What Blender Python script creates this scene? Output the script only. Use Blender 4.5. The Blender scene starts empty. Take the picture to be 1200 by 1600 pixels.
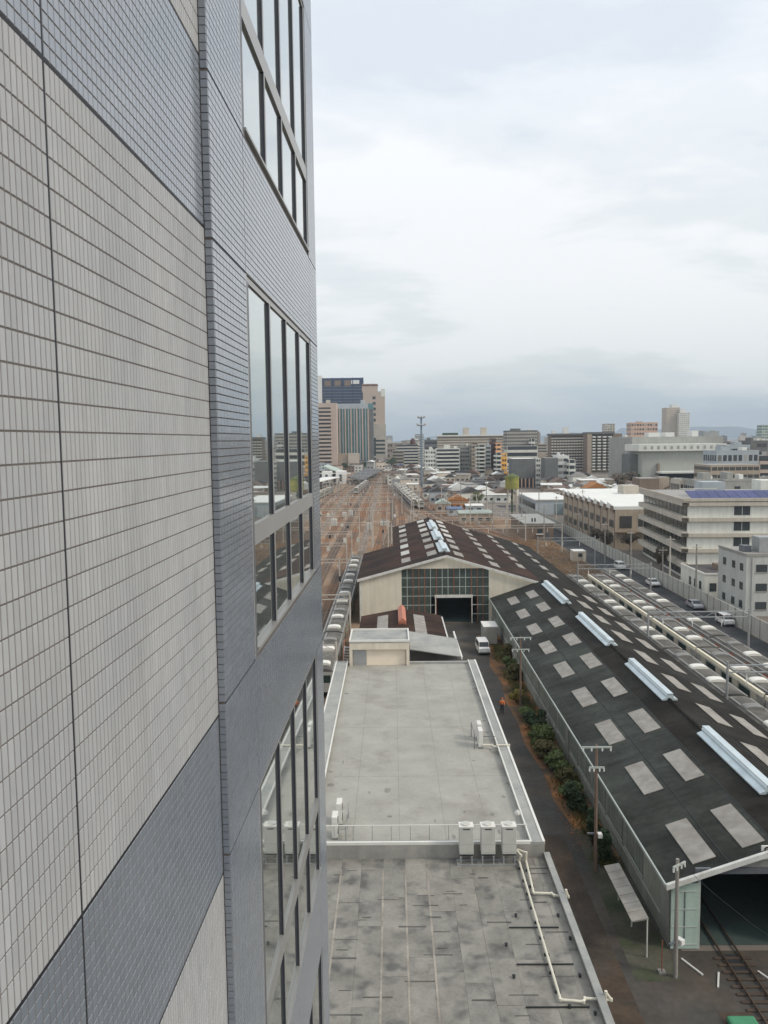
import bpy, math, random
from mathutils import Matrix, Vector
random.seed(7)
R_ = math.radians
S = bpy.context.scene
COL = S.collection

# ------------------------------------------------------------------ camera
F, CX, CY, CAMH = 1282.0, 600.0, 800.0, 31.0          # focal length and centre in photo pixels, eye height in metres
def _n(v):
    return Vector(v).normalized()
_fy = _n((12.0, 688 - 0.144 - CY, F))                  # direction of the tracks (x right, y down, z forward)
_up = _n(Vector((-600.0, 695.2 - CY, F)).cross(Vector((600.0, 680.8 - CY, F))))
if _up.y > 0:
    _up = -_up
_rx = _fy.cross(_up)
RW = Matrix((_rx, _fy, _up))                           # camera axes -> world axes
cd = bpy.data.cameras.new("camera"); cam = bpy.data.objects.new("camera", cd); COL.objects.link(cam)
cd.sensor_fit = 'HORIZONTAL'; cd.sensor_width = 36.0; cd.lens = F / 1200.0 * 36.0
cd.clip_start = 0.05; cd.clip_end = 60000.0
_r = RW @ Vector((1, 0, 0)); _u = RW @ Vector((0, -1, 0)); _b = RW @ Vector((0, 0, -1))
cam.matrix_world = Matrix(((_r.x, _u.x, _b.x, 0), (_r.y, _u.y, _b.y, 0), (_r.z, _u.z, _b.z, CAMH), (0, 0, 0, 1)))
S.camera = cam

def G(px, py, z=0.0):                                  # where the line of sight of a photo pixel meets height z
    r = RW @ Vector((px - CX, py - CY, F)); t = (z - CAMH) / r.z
    return Vector((r.x * t, r.y * t, z))
def AY(px, py, Y):                                     # ... meets the upright plane at distance Y
    r = RW @ Vector((px - CX, py - CY, F)); t = Y / r.y
    return Vector((r.x * t, Y, CAMH + r.z * t))

# ------------------------------------------------------------------ sky and sun
SUN_EL, SUN_AZ = R_(40), R_(112)                       # azimuth from +Y (ahead) clockwise: right of the viewer, a little behind
world = bpy.data.worlds.new("World"); S.world = world; world.use_nodes = True
nt = world.node_tree; N = nt.nodes; L = nt.links
for n_ in list(N): N.remove(n_)
def nd(t, **kw):
    x = N.new(t)
    for k, v in kw.items(): setattr(x, k, v)
    return x
def wm(op, a, b=None):
    x = nd('ShaderNodeMath', operation=op)
    for i, v in enumerate((a, b)):
        if v is None: continue
        if isinstance(v, (int, float)): x.inputs[i].default_value = v
        else: L.new(v, x.inputs[i])
    return x.outputs[0]
def wramp(fac, stops):
    x = nd('ShaderNodeValToRGB'); L.new(fac, x.inputs[0]); e = x.color_ramp.elements
    while len(e) < len(stops): e.new(0.5)
    for q, (p, c) in zip(e, stops): q.position = p; q.color = (*c, 1)
    x.color_ramp.interpolation = 'EASE'
    return x.outputs[0]
def wmix(fac, a, b, bt='MIX'):
    x = nd('ShaderNodeMixRGB', blend_type=bt)
    for i, v in enumerate((fac, a, b)):
        if isinstance(v, (int, float)): x.inputs[i].default_value = v
        elif isinstance(v, tuple): x.inputs[i].default_value = (*v, 1)
        else: L.new(v, x.inputs[i])
    return x.outputs[0]
out = nd('ShaderNodeOutputWorld'); bg = nd('ShaderNodeBackground'); bg.inputs[1].default_value = 0.1
sky = nd('ShaderNodeTexSky', sky_type='NISHITA'); sky.sun_disc = False
sky.sun_elevation = SUN_EL; sky.sun_rotation = SUN_AZ; sky.altitude = 30; sky.dust_density = 3.0
tc = nd('ShaderNodeTexCoord'); sp = nd('ShaderNodeSeparateXYZ'); L.new(tc.outputs['Generated'], sp.inputs[0])
zc = wm('MAXIMUM', sp.outputs[2], 0.0); den = wm('ADD', zc, 0.22)
cb = nd('ShaderNodeCombineXYZ'); L.new(wm('DIVIDE', sp.outputs[0], den), cb.inputs[0]); L.new(wm('DIVIDE', sp.outputs[1], den), cb.inputs[1])
def wnoise(scale, detail, rough, off):
    mp = nd('ShaderNodeMapping'); mp.inputs['Location'].default_value = off; mp.inputs['Rotation'].default_value = (0, 0, 0.45)
    mp.inputs['Scale'].default_value = (1.0, 1.5, 1.0); L.new(cb.outputs[0], mp.inputs[0])
    x = nd('ShaderNodeTexNoise'); x.inputs['Scale'].default_value = scale; x.inputs['Detail'].default_value = detail
    x.inputs['Roughness'].default_value = rough; x.inputs['Distortion'].default_value = 0.25; L.new(mp.outputs[0], x.inputs[0]); return x.outputs[0]
n1 = wnoise(1.15, 8, 0.58, (3.1, 1.7, 0.4)); n2 = wnoise(0.42, 3, 0.5, (7.3, 4.2, 2.0))
cl = wm('ADD', wm('MULTIPLY', n1, 0.6), wm('MULTIPLY', n2, 0.4))
bright = wramp(cl, [(0.4, (6.8, 7.3, 7.9)), (0.48, (7.9, 8.2, 8.6)), (0.55, (9.0, 9.1, 9.3))])
dark = wramp(cl, [(0.4, (5.9, 6.5, 6.7)), (0.48, (7.1, 7.4, 7.2)), (0.55, (8.4, 8.5, 8.3))])
elev = wramp(sp.outputs[2], [(0.0, (0.0, 0.0, 0.0)), (0.07, (0.04, 0.04, 0.04)), (0.2, (0.5, 0.5, 0.5)), (0.42, (1, 1, 1))])
clouds = wmix(elev, dark, bright)
L.new(wmix(0.9, sky.outputs[0], clouds), bg.inputs[0]); L.new(bg.outputs[0], out.inputs[0])

sd = bpy.data.lights.new("sun", 'SUN'); sun = bpy.data.objects.new("sun", sd); COL.objects.link(sun)
sd.energy = 1.5; sd.angle = R_(11); sd.color = (1.0, 0.9, 0.76)
_sv = Vector((math.sin(SUN_AZ) * math.cos(SUN_EL), math.cos(SUN_AZ) * math.cos(SUN_EL), math.sin(SUN_EL)))
sun.rotation_euler = _sv.to_track_quat('Z', 'Y').to_euler(); sun.location = (40, -60, 90)
S.view_settings.view_transform = 'Standard'; S.view_settings.look = 'None'; S.view_settings.exposure = 0.36; S.view_settings.gamma = 1.0
S.view_settings.use_curve_mapping = False
S.render.engine = 'CYCLES'; S.cycles.use_denoising = True; S.cycles.max_bounces = 6; S.cycles.volume_bounces = 0
S.cycles.caustics_reflective = False; S.cycles.caustics_refractive = False; S.cycles.sample_clamp_indirect = 6.0

# ------------------------------------------------------------------ materials
MATS = {}
def M(name, col, rough=0.8, var=0.2, scale=0.35, metal=0.0, spec=0.3, bump=0.0, bscale=8.0, col2=None, edge=(0.45, 0.6), s2=None, streak=0.0, wave=None, ior=None, smear=0.0, tone=False):
    if name in MATS: return MATS[name]
    m = bpy.data.materials.new(name); m.use_nodes = True; t = m.node_tree; n = t.nodes; l = t.links
    b = n['Principled BSDF']; b.inputs['Roughness'].default_value = rough; b.inputs['Metallic'].default_value = metal
    b.inputs['Specular IOR Level'].default_value = spec
    if ior: b.inputs['IOR'].default_value = ior
    g = n.new('ShaderNodeNewGeometry')
    def noise(sc, det=4, ro=0.55, vec=None):
        x = n.new('ShaderNodeTexNoise'); x.inputs['Scale'].default_value = sc; x.inputs['Detail'].default_value = det; x.inputs['Roughness'].default_value = ro
        l.new(vec or g.outputs['Position'], x.inputs[0]); return x.outputs[0]
    def mul(a, f, lo, hi):
        mr = n.new('ShaderNodeMapRange'); mr.inputs['From Min'].default_value = 0.3; mr.inputs['From Max'].default_value = 0.7
        mr.inputs['To Min'].default_value = lo; mr.inputs['To Max'].default_value = hi; l.new(f, mr.inputs[0])
        x = n.new('ShaderNodeMixRGB'); x.blend_type = 'MULTIPLY'; x.inputs[0].default_value = 1.0
        l.new(a, x.inputs[1]); l.new(mr.outputs[0], x.inputs[2]); return x.outputs[0]
    base = n.new('ShaderNodeRGB'); base.outputs[0].default_value = (*col, 1); c = base.outputs[0]
    if col2:
        rp = n.new('ShaderNodeValToRGB'); rp.color_ramp.elements[0].position = edge[0]; rp.color_ramp.elements[1].position = edge[1]
        l.new(noise(s2 or scale * 0.6, 5, 0.6), rp.inputs[0])
        x = n.new('ShaderNodeMixRGB'); l.new(rp.outputs[0], x.inputs[0]); l.new(c, x.inputs[1]); x.inputs[2].default_value = (*col2, 1); c = x.outputs[0]
    if var:
        c = mul(c, noise(scale), 1 - var, 1 + var * 0.6); c = mul(c, noise(scale * 9), 1 - var * 0.5, 1 + var * 0.3)
    if streak:
        mp = n.new('ShaderNodeMapping'); mp.inputs['Scale'].default_value = (1.0, 1.0, 0.06); l.new(g.outputs['Position'], mp.inputs[0])
        c = mul(c, noise(2.2, 3, 0.5, mp.outputs[0]), 1 - streak, 1.02)
    if smear:                                            # rain runs down a roof that slopes along x
        mp = n.new('ShaderNodeMapping'); mp.inputs['Scale'].default_value = (0.07, 1.0, 0.07); l.new(g.outputs['Position'], mp.inputs[0])
        c = mul(c, noise(1.1, 4, 0.6, mp.outputs[0]), 1 - smear, 1 + smear * 0.5)
    if tone:                                             # each tile was fired a little differently
        at = n.new('ShaderNodeAttribute'); at.attribute_name = 'tone'
        x = n.new('ShaderNodeMixRGB'); x.blend_type = 'MULTIPLY'; x.inputs[0].default_value = 1.0; l.new(c, x.inputs[1]); l.new(at.outputs['Fac'], x.inputs[2]); c = x.outputs[0]
    l.new(c, b.inputs['Base Color'])
    h = None
    if bump: h = noise(bscale, 3)
    if wave:
        ax, ws, wamt = wave
        w = n.new('ShaderNodeTexWave'); w.bands_direction = ax; w.inputs['Scale'].default_value = ws; l.new(g.outputs['Position'], w.inputs[0])
        h = w.outputs[1]; bump = wamt
    if h is not None:
        bp = n.new('ShaderNodeBump'); bp.inputs['Strength'].default_value = bump; bp.inputs['Distance'].default_value = 0.05; l.new(h, bp.inputs['Height']); l.new(bp.outputs[0], b.inputs['Normal'])
    MATS[name] = m
    return m

# ------------------------------------------------------------------ object helpers
WMX = {}
def link(o, parent=None, wmat=None):
    COL.objects.link(o)
    WMX[o.name] = wmat if wmat is not None else Matrix.Identity(4)
    if parent is not None:
        o.parent = parent; o.matrix_parent_inverse = WMX[parent.name].inverted()
    return o
def tag(o, label=None, cat=None, group=None, kind=None):
    if label: o['label'] = label
    if cat: o['category'] = cat
    if group: o['group'] = group
    if kind: o['kind'] = kind
    return o
def thing(name, label, cat, loc=(0, 0, 0), group=None):
    o = bpy.data.objects.new(name, None); o.empty_display_size = 0.3; o.location = loc
    link(o, None, Matrix.Translation(loc)); return tag(o, label, cat, group)
class MB:
    def __init__(s): s.v = []; s.f = []; s.t = []
    def quad(s, *p):
        i = len(s.v); s.v += [tuple(q) for q in p]; s.f.append(tuple(range(i, i + len(p)))); return s
    def box(s, x0, x1, y0, y1, z0, z1):
        i = len(s.v); s.v += [(x, y, z) for z in (z0, z1) for y in (y0, y1) for x in (x0, x1)]
        s.f += [tuple(i + k for k in q) for q in ((0, 2, 3, 1), (4, 5, 7, 6), (0, 1, 5, 4), (2, 6, 7, 3), (0, 4, 6, 2), (1, 3, 7, 5))]; return s
    def prism(s, a, b):                                 # two matching rings of points
        n = len(a); i = len(s.v); s.v += [tuple(p) for p in a] + [tuple(p) for p in b]
        s.f += [tuple(range(i, i + n))[::-1], tuple(range(i + n, i + 2 * n))]
        s.f += [(i + k, i + (k + 1) % n, i + n + (k + 1) % n, i + n + k) for k in range(n)]; return s
    def ext(s, sec, y0, y1): return s.prism([(x, y0, z) for x, z in sec], [(x, y1, z) for x, z in sec])
    def cyl(s, p0, p1, r0, r1=None, n=8):
        p0, p1 = Vector(p0), Vector(p1); r1 = r0 if r1 is None else r1
        d = (p1 - p0).normalized(); a = d.orthogonal().normalized(); b = d.cross(a)
        ring = lambda p, r: [p + (a * math.cos(2 * math.pi * k / n) + b * math.sin(2 * math.pi * k / n)) * r for k in range(n)]
        return s.prism(ring(p0, r0), ring(p1, r1))
    def bar(s, p0, p1, w, h=None):
        p0, p1 = Vector(p0), Vector(p1); h = h or w; d = (p1 - p0).normalized()
        up = Vector((0, 0, 1)) if abs(d.z) < 0.95 else Vector((0, 1, 0))
        a = d.cross(up).normalized() * (w / 2); b = a.cross(d).normalized() * (h / 2)
        return s.prism([p0 - a - b, p0 + a - b, p0 + a + b, p0 - a + b], [p1 - a - b, p1 + a - b, p1 + a + b, p1 - a + b])
    def mesh(s, name, mat, smooth=False):
        me = bpy.data.meshes.new(name); me.from_pydata(s.v, [], s.f); me.materials.append(mat)
        if s.t: me.attributes.new('tone', 'FLOAT', 'FACE').data.foreach_set('value', s.t)
        if smooth: me.polygons.foreach_set('use_smooth', [True] * len(me.polygons))
        me.update(); return me
    def build(s, name, mat, parent=None, kind=None, smooth=False, bevel=0.0):
        o = bpy.data.objects.new(name, s.mesh(name, mat, smooth)); link(o, parent)
        if kind: o['kind'] = kind
        if bevel:
            bv = o.modifiers.new('bevel', 'BEVEL'); bv.width = bevel; bv.segments = 2; bv.limit_method = 'ANGLE'
        return o
_cubes = {}
def cube(name, mat, parent, x0, x1, y0, y1, z0, z1):    # a box-shaped piece; alike pieces share one mesh
    me = _cubes.get(mat.name)
    if me is None: me = _cubes[mat.name] = MB().box(-.5, .5, -.5, .5, -.5, .5).mesh('piece_' + mat.name, mat)
    o = bpy.data.objects.new(name, me); o.location = ((x0 + x1) / 2, (y0 + y1) / 2, (z0 + z1) / 2); o.scale = (abs(x1 - x0), abs(y1 - y0), abs(z1 - z0))
    return link(o, parent, Matrix.Translation(o.location) @ Matrix.Diagonal((*o.scale, 1)))
def put(name, me, parent, loc, rz=0.0, sc=(1, 1, 1)):   # another object on an existing mesh
    o = bpy.data.objects.new(name, me); o.location = loc; o.rotation_euler = (0, 0, rz); o.scale = sc
    return link(o, parent, Matrix.Translation(loc) @ Matrix.Rotation(rz, 4, 'Z') @ Matrix.Diagonal((*sc, 1)))
def copy_tree(o, parent=None):
    c = o.copy(); COL.objects.link(c); c.parent = parent
    WMX[c.name] = WMX.get(o.name, Matrix.Identity(4))
    for ch in [q for q in o.children]: copy_tree(ch, c)
    return c
def struct(name, mb, mat, kind='structure'):
    return mb.build(name, mat, None, kind)
# ------------------------------------------------------------------ the ground
m_town = M('town_ground', (0.17, 0.15, 0.13), 0.9, 0.3, 0.012, col2=(0.24, 0.21, 0.18), edge=(0.4, 0.62), s2=0.03)
m_ballast = M('ballast', (0.24, 0.15, 0.092), 0.95, 0.35, 0.12, bump=0.5, bscale=9, col2=(0.29, 0.205, 0.14), edge=(0.42, 0.6), s2=0.05)
m_ballast_grey = M('grey_ballast', (0.15, 0.135, 0.12), 0.95, 0.3, 0.2, bump=0.5, bscale=9, col2=(0.2, 0.15, 0.1), edge=(0.45, 0.65), s2=0.06)
m_alley = M('old_asphalt', (0.072, 0.068, 0.062), 0.85, 0.35, 0.25, bump=0.15, bscale=20, col2=(0.09, 0.075, 0.06), edge=(0.45, 0.62), s2=0.16)
m_street = M('street_asphalt', (0.045, 0.047, 0.05), 0.85, 0.25, 0.2, bump=0.1, bscale=20, col2=(0.07, 0.07, 0.07))
m_litter = M('leaf_litter', (0.36, 0.165, 0.065), 0.95, 0.4, 0.5, bump=0.5, bscale=14, col2=(0.12, 0.085, 0.055), edge=(0.38, 0.6), s2=0.3)
m_soil = M('dark_soil', (0.07, 0.057, 0.045), 0.95, 0.35, 0.4, bump=0.4, bscale=12, col2=(0.09, 0.064, 0.045), edge=(0.45, 0.6), s2=0.3)
m_moss = M('mossy_ground', (0.085, 0.082, 0.062), 0.95, 0.35, 0.4, bump=0.3, bscale=12, col2=(0.06, 0.075, 0.04), edge=(0.45, 0.6), s2=0.35)
m_conc = M('concrete', (0.34, 0.33, 0.3), 0.85, 0.18, 0.3, streak=0.15)
m_conc_d = M('dark_concrete', (0.2, 0.2, 0.19), 0.85, 0.2, 0.3, streak=0.2)

def sheet(name, pts, z, mat):
    return struct(name, MB().quad(*[(x, y, z) for x, y in pts]), mat)
def rect(name, x0, x1, y0, y1, z, mat): return sheet(name, [(x0, y0), (x1, y0), (x1, y1), (x0, y1)], z, mat)
rect('ground', -9000, 9000, -2500, 15000, 0, m_town)
sheet('rail_yard_ground', [(-60, 60), (34, 60), (34, 215), (50, 230), (52, 300), (38, 340), (22, 520), (8, 900), (-60, 900)], .004, m_ballast)
sheet('siding_ground', [(31, 30), (48.6, 30), (48.6, 215), (31, 215)], .008, m_ballast_grey)
rect('alley', 8.4, 17.2, 46, 137, .012, m_alley)
rect('alley_soil', 9.2, 13.1, 22, 62, .016, m_soil)
sheet('planting_strip', [(14.1, 58), (16.5, 58), (16.6, 128), (13.2, 128), (13.7, 116), (13.1, 110), (13.7, 102), (13.1, 95), (13.5, 88), (13.2, 81), (13.8, 74), (13.6, 68), (14.2, 63)], .02, m_litter)
sheet('verge', [(13.6, 44.5), (16.4, 44.5), (16.4, 63), (14.2, 63)], .024, m_moss)
rect('forecourt', 13.1, 34, 14, 47.3, .016, m_alley)
rect('service_street', 48.6, 55.9, 40, 330, .012, m_street)
rect('street', 48.6, 300, 372, 384, .012, m_street)

# ------------------------------------------------------------------ the tiled office block beside the viewer
AF = math.atan(36 / F) - math.atan(12 / F)              # the facade turns this far from the tracks
def onz(zr): return CAMH + zr
m_tile = M('ribbed_tile', (0.415, 0.423, 0.427), 0.6, 0.06, 1.8, spec=0.3, col2=(0.385, 0.398, 0.412), edge=(0.42, 0.6), s2=0.7, streak=0.06, tone=True)
m_glaze = M('glazed_tile', (0.22, 0.245, 0.28), 0.16, 0.06, 2.0, spec=0.5, ior=2.0, col2=(0.195, 0.225, 0.265), edge=(0.4, 0.6), s2=1.0, tone=True)
m_clad = M('facade_cladding', (0.42, 0.42, 0.41), 0.6, 0.1, 1.0); m_clad2 = M('glazed_cladding', (0.22, 0.235, 0.26), 0.2, 0.1, 1.0, spec=0.75)
m_grout = M('grout', (0.155, 0.14, 0.13), 0.9, 0.15, 2.0)
m_seal = M('joint_sealant', (0.02, 0.023, 0.03), 0.6, 0.1, 3.0)
m_alu = M('brushed_aluminium', (0.36, 0.36, 0.35), 0.4, 0.06, 1.5, metal=0.35, spec=0.5)
m_fin = M('shaded_fin', (0.035, 0.042, 0.06), 0.42, 0.1, 2.0, spec=0.5)  # dark blue carries the shade on the mullion sides
m_dkframe = M('grey_frame', (0.12, 0.13, 0.145), 0.4, 0.1, 2.0, spec=0.5)
m_pane = M('reflective_glass', (0.56, 0.6, 0.58), 0.02, 0.0, 1.0, metal=0.9, spec=0.5)
office = thing('office_building', 'tall tile-clad office block with a column of banded reflective windows', 'building', (0, 0, 0))
Y0, YP, YJ, YW1, YC = 0.9, 5.21, 6.27, 10.40, 11.18     # along the facade: start of tiles, return, window jamb, window end, corner
XN = -0.05                                               # the nearer wall stands 5 cm back
D2 = 1.2                                                 # viewer to the projecting wall plane
rtone = random.Random(2)
def field(mb, xf, y0, y1, z0, z1, tw, th, g=0.0055, dep=0.007, axis='x', skip=None, gv=None):
    gv = gv or g
    nz = max(1, round((z1 - z0) / th)); ny = max(1, round((y1 - y0) / tw)); dz = (z1 - z0) / nz; dy = (y1 - y0) / ny
    for j in range(nz):
        for i in range(ny):
            if skip and skip(i, j): continue
            a, b = y0 + i * dy + gv / 2, y0 + (i + 1) * dy - gv / 2; c, d = z0 + j * dz + g / 2, z0 + (j + 1) * dz - g / 2
            k = len(mb.v); e = 0.0015
            if axis == 'x':
                mb.v += [(xf - dep, a, c), (xf - dep, b, c), (xf - dep, b, d), (xf - dep, a, d), (xf, a + e, c + e), (xf, b - e, c + e), (xf, b - e, d - e), (xf, a + e, d - e)]
            else:                                        # faces -y; here a,b run along x and xf is the y of the face
                mb.v += [(b, xf + dep, c), (a, xf + dep, c), (a, xf + dep, d), (b, xf + dep, d), (b - e, xf, c + e), (a + e, xf, c + e), (a + e, xf, d - e), (b - e, xf, d - e)]
            mb.t += [rtone.gauss(1.0, 0.035)] * 5
            mb.f += [(k + 4, k + 5, k + 6, k + 7), (k, k + 1, k + 5, k + 4), (k + 1, k + 2, k + 6, k + 5), (k + 2, k + 3, k + 7, k + 6), (k + 3, k, k + 4, k + 7)]
JG = 0.007                                               # half width of an expansion joint
# near wall: joints between the tall ribbed field and the bands of small square tiles
zn = [-7.03, -5.95, -2.86, -1.784, 1.335, 2.36, 5.5, 6.53]
yv_n = [Y0, 2.94, YP]
ribs, small = MB(), MB()
for k in range(len(zn) - 1):
    tall = k % 2 == 1
    for q in range(2):
        a, b = yv_n[q] + (JG if q else 0), yv_n[q + 1] - JG
        if tall:
            near = (zn[k] == -1.784 and q == 0)
            ncol = round((b - a) / 0.041)
            field(ribs, XN, a, b, onz(zn[k] + JG), onz(zn[k + 1] - JG), 0.041, 0.1075, 0.006, 0.0028, gv=0.0072, skip=(lambda i, j: i >= ncol - 8) if near else None)
        else:
            field(small, XN, a, b, onz(zn[k] + JG), onz(zn[k + 1] - JG), 0.05, 0.0525, 0.0055, 0.0035, gv=0.0055)
ribs.build('ribbed_tile_field', m_tile, office, 'stuff')
# the tiles beside the vertical joint, one by one (largest in view)
a, b = Y0, 2.94 - JG; ncol = round((b - a) / 0.041); dy = (b - a) / ncol; nz_ = round((1.335 + 1.784 - 2 * JG) / 0.1075); dz = (3.119 - 2 * JG) / nz_
one_mes = []
for q in range(8):
  one = MB(); field(one, 0.0, -dy / 2, dy / 2, -dz / 2, dz / 2, dy, dz, 0.006, 0.0028, gv=0.0072); one_mes.append(one.mesh('wall_tile', m_tile))
for i in range(ncol - 8, ncol):
    for j in range(nz_):
        put('wall_tile', one_mes[(i * 5 + j * 3) % 8], office, (XN, a + (i + .5) * dy, onz(-1.784 + JG) + (j + .5) * dz))
# projecting wall: piers and spandrels in small glazed tiles
zs = [-10.73, -9.69, -6.74, -5.70, -2.735, -1.70, 1.265, 2.275, 5.25, 6.26]
for k in range(len(zs) - 1):
    if zs[k + 1] < -8.7: continue
    lo, hi = max(zs[k], -8.8), zs[k + 1]
    field(small, 0.0, YP, YJ - JG, onz(lo + JG), onz(hi - JG), 0.1, 0.05, 0.005)
    field(small, 0.0, YW1 + JG, YC, onz(lo + JG), onz(hi - JG), 0.1, 0.05, 0.005)
    if k % 2 == 0: field(small, 0.0, YJ + JG, YW1 - JG, onz(lo + JG), onz(hi - JG), 0.1, 0.05, 0.005)
    field(small, YP - 0.007, XN + 0.002, -0.001, onz(lo + JG), onz(hi - JG), 0.05, 0.05, 0.003, axis='y')
small.build('glazed_tile_field', m_glaze, office, 'stuff')
# sealant lines
for z in zn[1:-1]: cube('expansion_joint', m_seal, office, XN - 0.02, XN - 0.0018, Y0, YP, onz(z - JG), onz(z + JG))
cube('expansion_joint', m_seal, office, XN - 0.02, XN - 0.0021, 2.94 - JG, 2.94 + JG, onz(-7), onz(6.5))
for z in zs[1:-1]:
    cube('expansion_joint', m_seal, office, -0.02, -0.0045, YP, YJ if zs.index(z) % 2 == 0 else YJ, onz(z - JG), onz(z + JG))
    cube('expansion_joint', m_seal, office, -0.02, -0.0045, YW1, YC, onz(z - JG), onz(z + JG))
for y in (YJ, YW1): cube('expansion_joint', m_seal, office, -0.02, -0.0048, y - JG, y + JG, onz(-8.8), onz(6.2))
# carcass behind the tiles
cube('wall_core', m_grout, office, -14, XN - 0.0026, -9, YP + .02, 0, 46)
cube('wall_core', m_grout, office, -14, -0.006, YP - 0.001, YJ, 0, 46)
cube('wall_core', m_grout, office, -14, -0.006, YW1, YC - 0.006, 0, 46)
cube('wall_core', m_grout, office, -14, -0.3, YJ, YW1, 0, 46)
cube('wall_cladding', m_clad, office, XN - 0.02, XN, -9, Y0 - JG, 0, 46)
cube('wall_cladding', m_clad, office, XN - 0.02, XN, Y0, YP, 0, onz(-7.05)); cube('wall_cladding', m_clad, office, XN - 0.02, XN, Y0, YP, onz(6.55), 46)
for lo, hi in ((0, onz(-8.82)), (onz(6.28), 46)):
    for ya, yb in ((YP, YJ), (YW1, YC)): cube('wall_cladding', m_clad2, office, -0.02, 0.0, ya, yb, lo, hi)
cube('end_wall', m_clad2, office, -14, -0.001, YC - 0.006, YC + 0.01, 0, 46)
for k in range(-7, 4):
    zb, zt = onz(-1.70 + 3.985 * k), onz(1.265 + 3.985 * k)
    if zb < 1: continue
    s0, s1 = zt, min(46, zt + 3.985 - 2.965)
    cube('spandrel_core', m_grout, office, -0.31, -0.006, YJ, YW1, s0, s1)
    if k < -3 or k > 0: cube('spandrel_cladding', m_clad2, office, -0.02, 0.0, YJ, YW1, s0, s1)
    # one window per storey: frame, four mullions, transom, eight panes
    fr = MB()
    fr.box(-0.29, -0.004, YJ + JG, YJ + 0.045, zb, zt)                              # jamb
    fr.box(-0.29, -0.012, YJ + 0.045, YW1 - 0.012, zt - 0.05, zt - 0.004)           # head
    fr.box(-0.29, -0.02, YJ + 0.045, YW1 - 0.012, zb, zb + 0.05)                    # bottom rail
    fr.box(-0.29, -0.004, YW1 - 0.012, YW1 - JG, zb, zt)
    w = fr.build('window', m_alu, office)
    cube('jamb_cover', m_dkframe, w, -0.04, -0.0025, YJ + 0.046, YJ + 0.1, zb, zt - 0.051)
    cube('sill', m_alu, w, -0.1, 0.012, YJ + 0.1, YW1 - 0.02, zb + 0.051, zb + 0.075)
    tz0, tz1 = zb + 0.885, zb + 1.05
    cube('transom', m_alu, w, -0.28, -0.006, YJ + 0.1, YW1 - 0.013, tz0, tz1)
    ys = [6.385, 7.384, 8.373, 9.371, 10.36]
    for q in range(1, 5):
        for za, zc_ in ((zb + 0.076, tz0), (tz1, zt - 0.051)):
            cube('mullion', m_fin, w, -0.06, -0.008, ys[q] - 0.052, ys[q] - 0.01, za, zc_)
            cube('mullion_cap', m_alu, w, -0.008, -0.003, ys[q] - 0.053, ys[q] - 0.009, za, zc_)
    for q in range(4):
        for za, zc_ in ((zb + 0.076, tz0), (tz1, zt - 0.051)):
            cube('pane', m_pane, w, -0.042, -0.027, ys[q] - 0.011, ys[q + 1] - 0.053, za, zc_)
cube('roof_parapet', m_conc, office, -14, 0.02, -9, YC + .03, 46, 46.6)
office.location = (-D2 * math.cos(AF), D2 * math.sin(AF), 0); office.rotation_euler = (0, 0, -AF)

# ------------------------------------------------------------------ the flat-roofed annexe below
m_deck = M('grey_roof_membrane', (0.35, 0.34, 0.3), 0.8, 0.12, 0.5, col2=(0.25, 0.235, 0.21), edge=(0.52, 0.74), s2=0.3)
m_cope = M('pale_coping', (0.35, 0.35, 0.325), 0.75, 0.12, 0.4, col2=(0.27, 0.28, 0.27), edge=(0.45, 0.65), s2=0.5)
m_white = M('white_paint', (0.7, 0.69, 0.64), 0.6, 0.08, 0.8)
m_cream = M('cream_render', (0.68, 0.61, 0.5), 0.8, 0.1, 0.5, streak=0.1)
m_felt = M('old_roof_felt', (0.25, 0.24, 0.21), 0.85, 0.25, 0.8, col2=(0.12, 0.118, 0.112), edge=(0.5, 0.66), s2=0.9, bump=0.1, bscale=5)
m_felt2 = M('old_roof_felt_faded', (0.265, 0.252, 0.22), 0.85, 0.25, 0.7, col2=(0.14, 0.135, 0.125), edge=(0.5, 0.68), s2=0.6, bump=0.1, bscale=5)
m_felt3 = M('old_roof_felt_grey', (0.24, 0.232, 0.205), 0.85, 0.25, 0.9, col2=(0.115, 0.113, 0.108), edge=(0.5, 0.66), s2=0.5, bump=0.1, bscale=5)
m_lap = M('bitumen_lap', (0.12, 0.115, 0.105), 0.85, 0.3, 1.2)
m_lapl = M('pale_seam', (0.33, 0.3, 0.255), 0.85, 0.3, 0.8)
m_metal = M('galvanised_steel', (0.38, 0.39, 0.39), 0.45, 0.12, 1.0, metal=0.4, spec=0.5)
m_dark = M('dark_metal', (0.03, 0.032, 0.035), 0.6, 0.1, 2.0)
low = thing('flat_roofed_annexe', 'long flat-roofed low building with wide grey coping and a railing', 'building', (1.3, 66, 0))
XL, XR, YA0, YA1, ZC, ZD = -6.2, 8.68, 46.2, 86.2, 7.5, 7.18
cube('wall', m_conc_d, low, XL + .05, XR - .05, YA0 + .05, YA1 - .05, 0, ZD - .03)
cube('roof_deck', m_deck, low, XL + 1.2, XR - .75, YA0 + .3, YA1 - .4, ZD - .03, ZD)
gd = random.Random(17)
m_grime = M('roof_grime', (0.245, 0.235, 0.21), 0.9, 0.25, 2.0)
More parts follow.
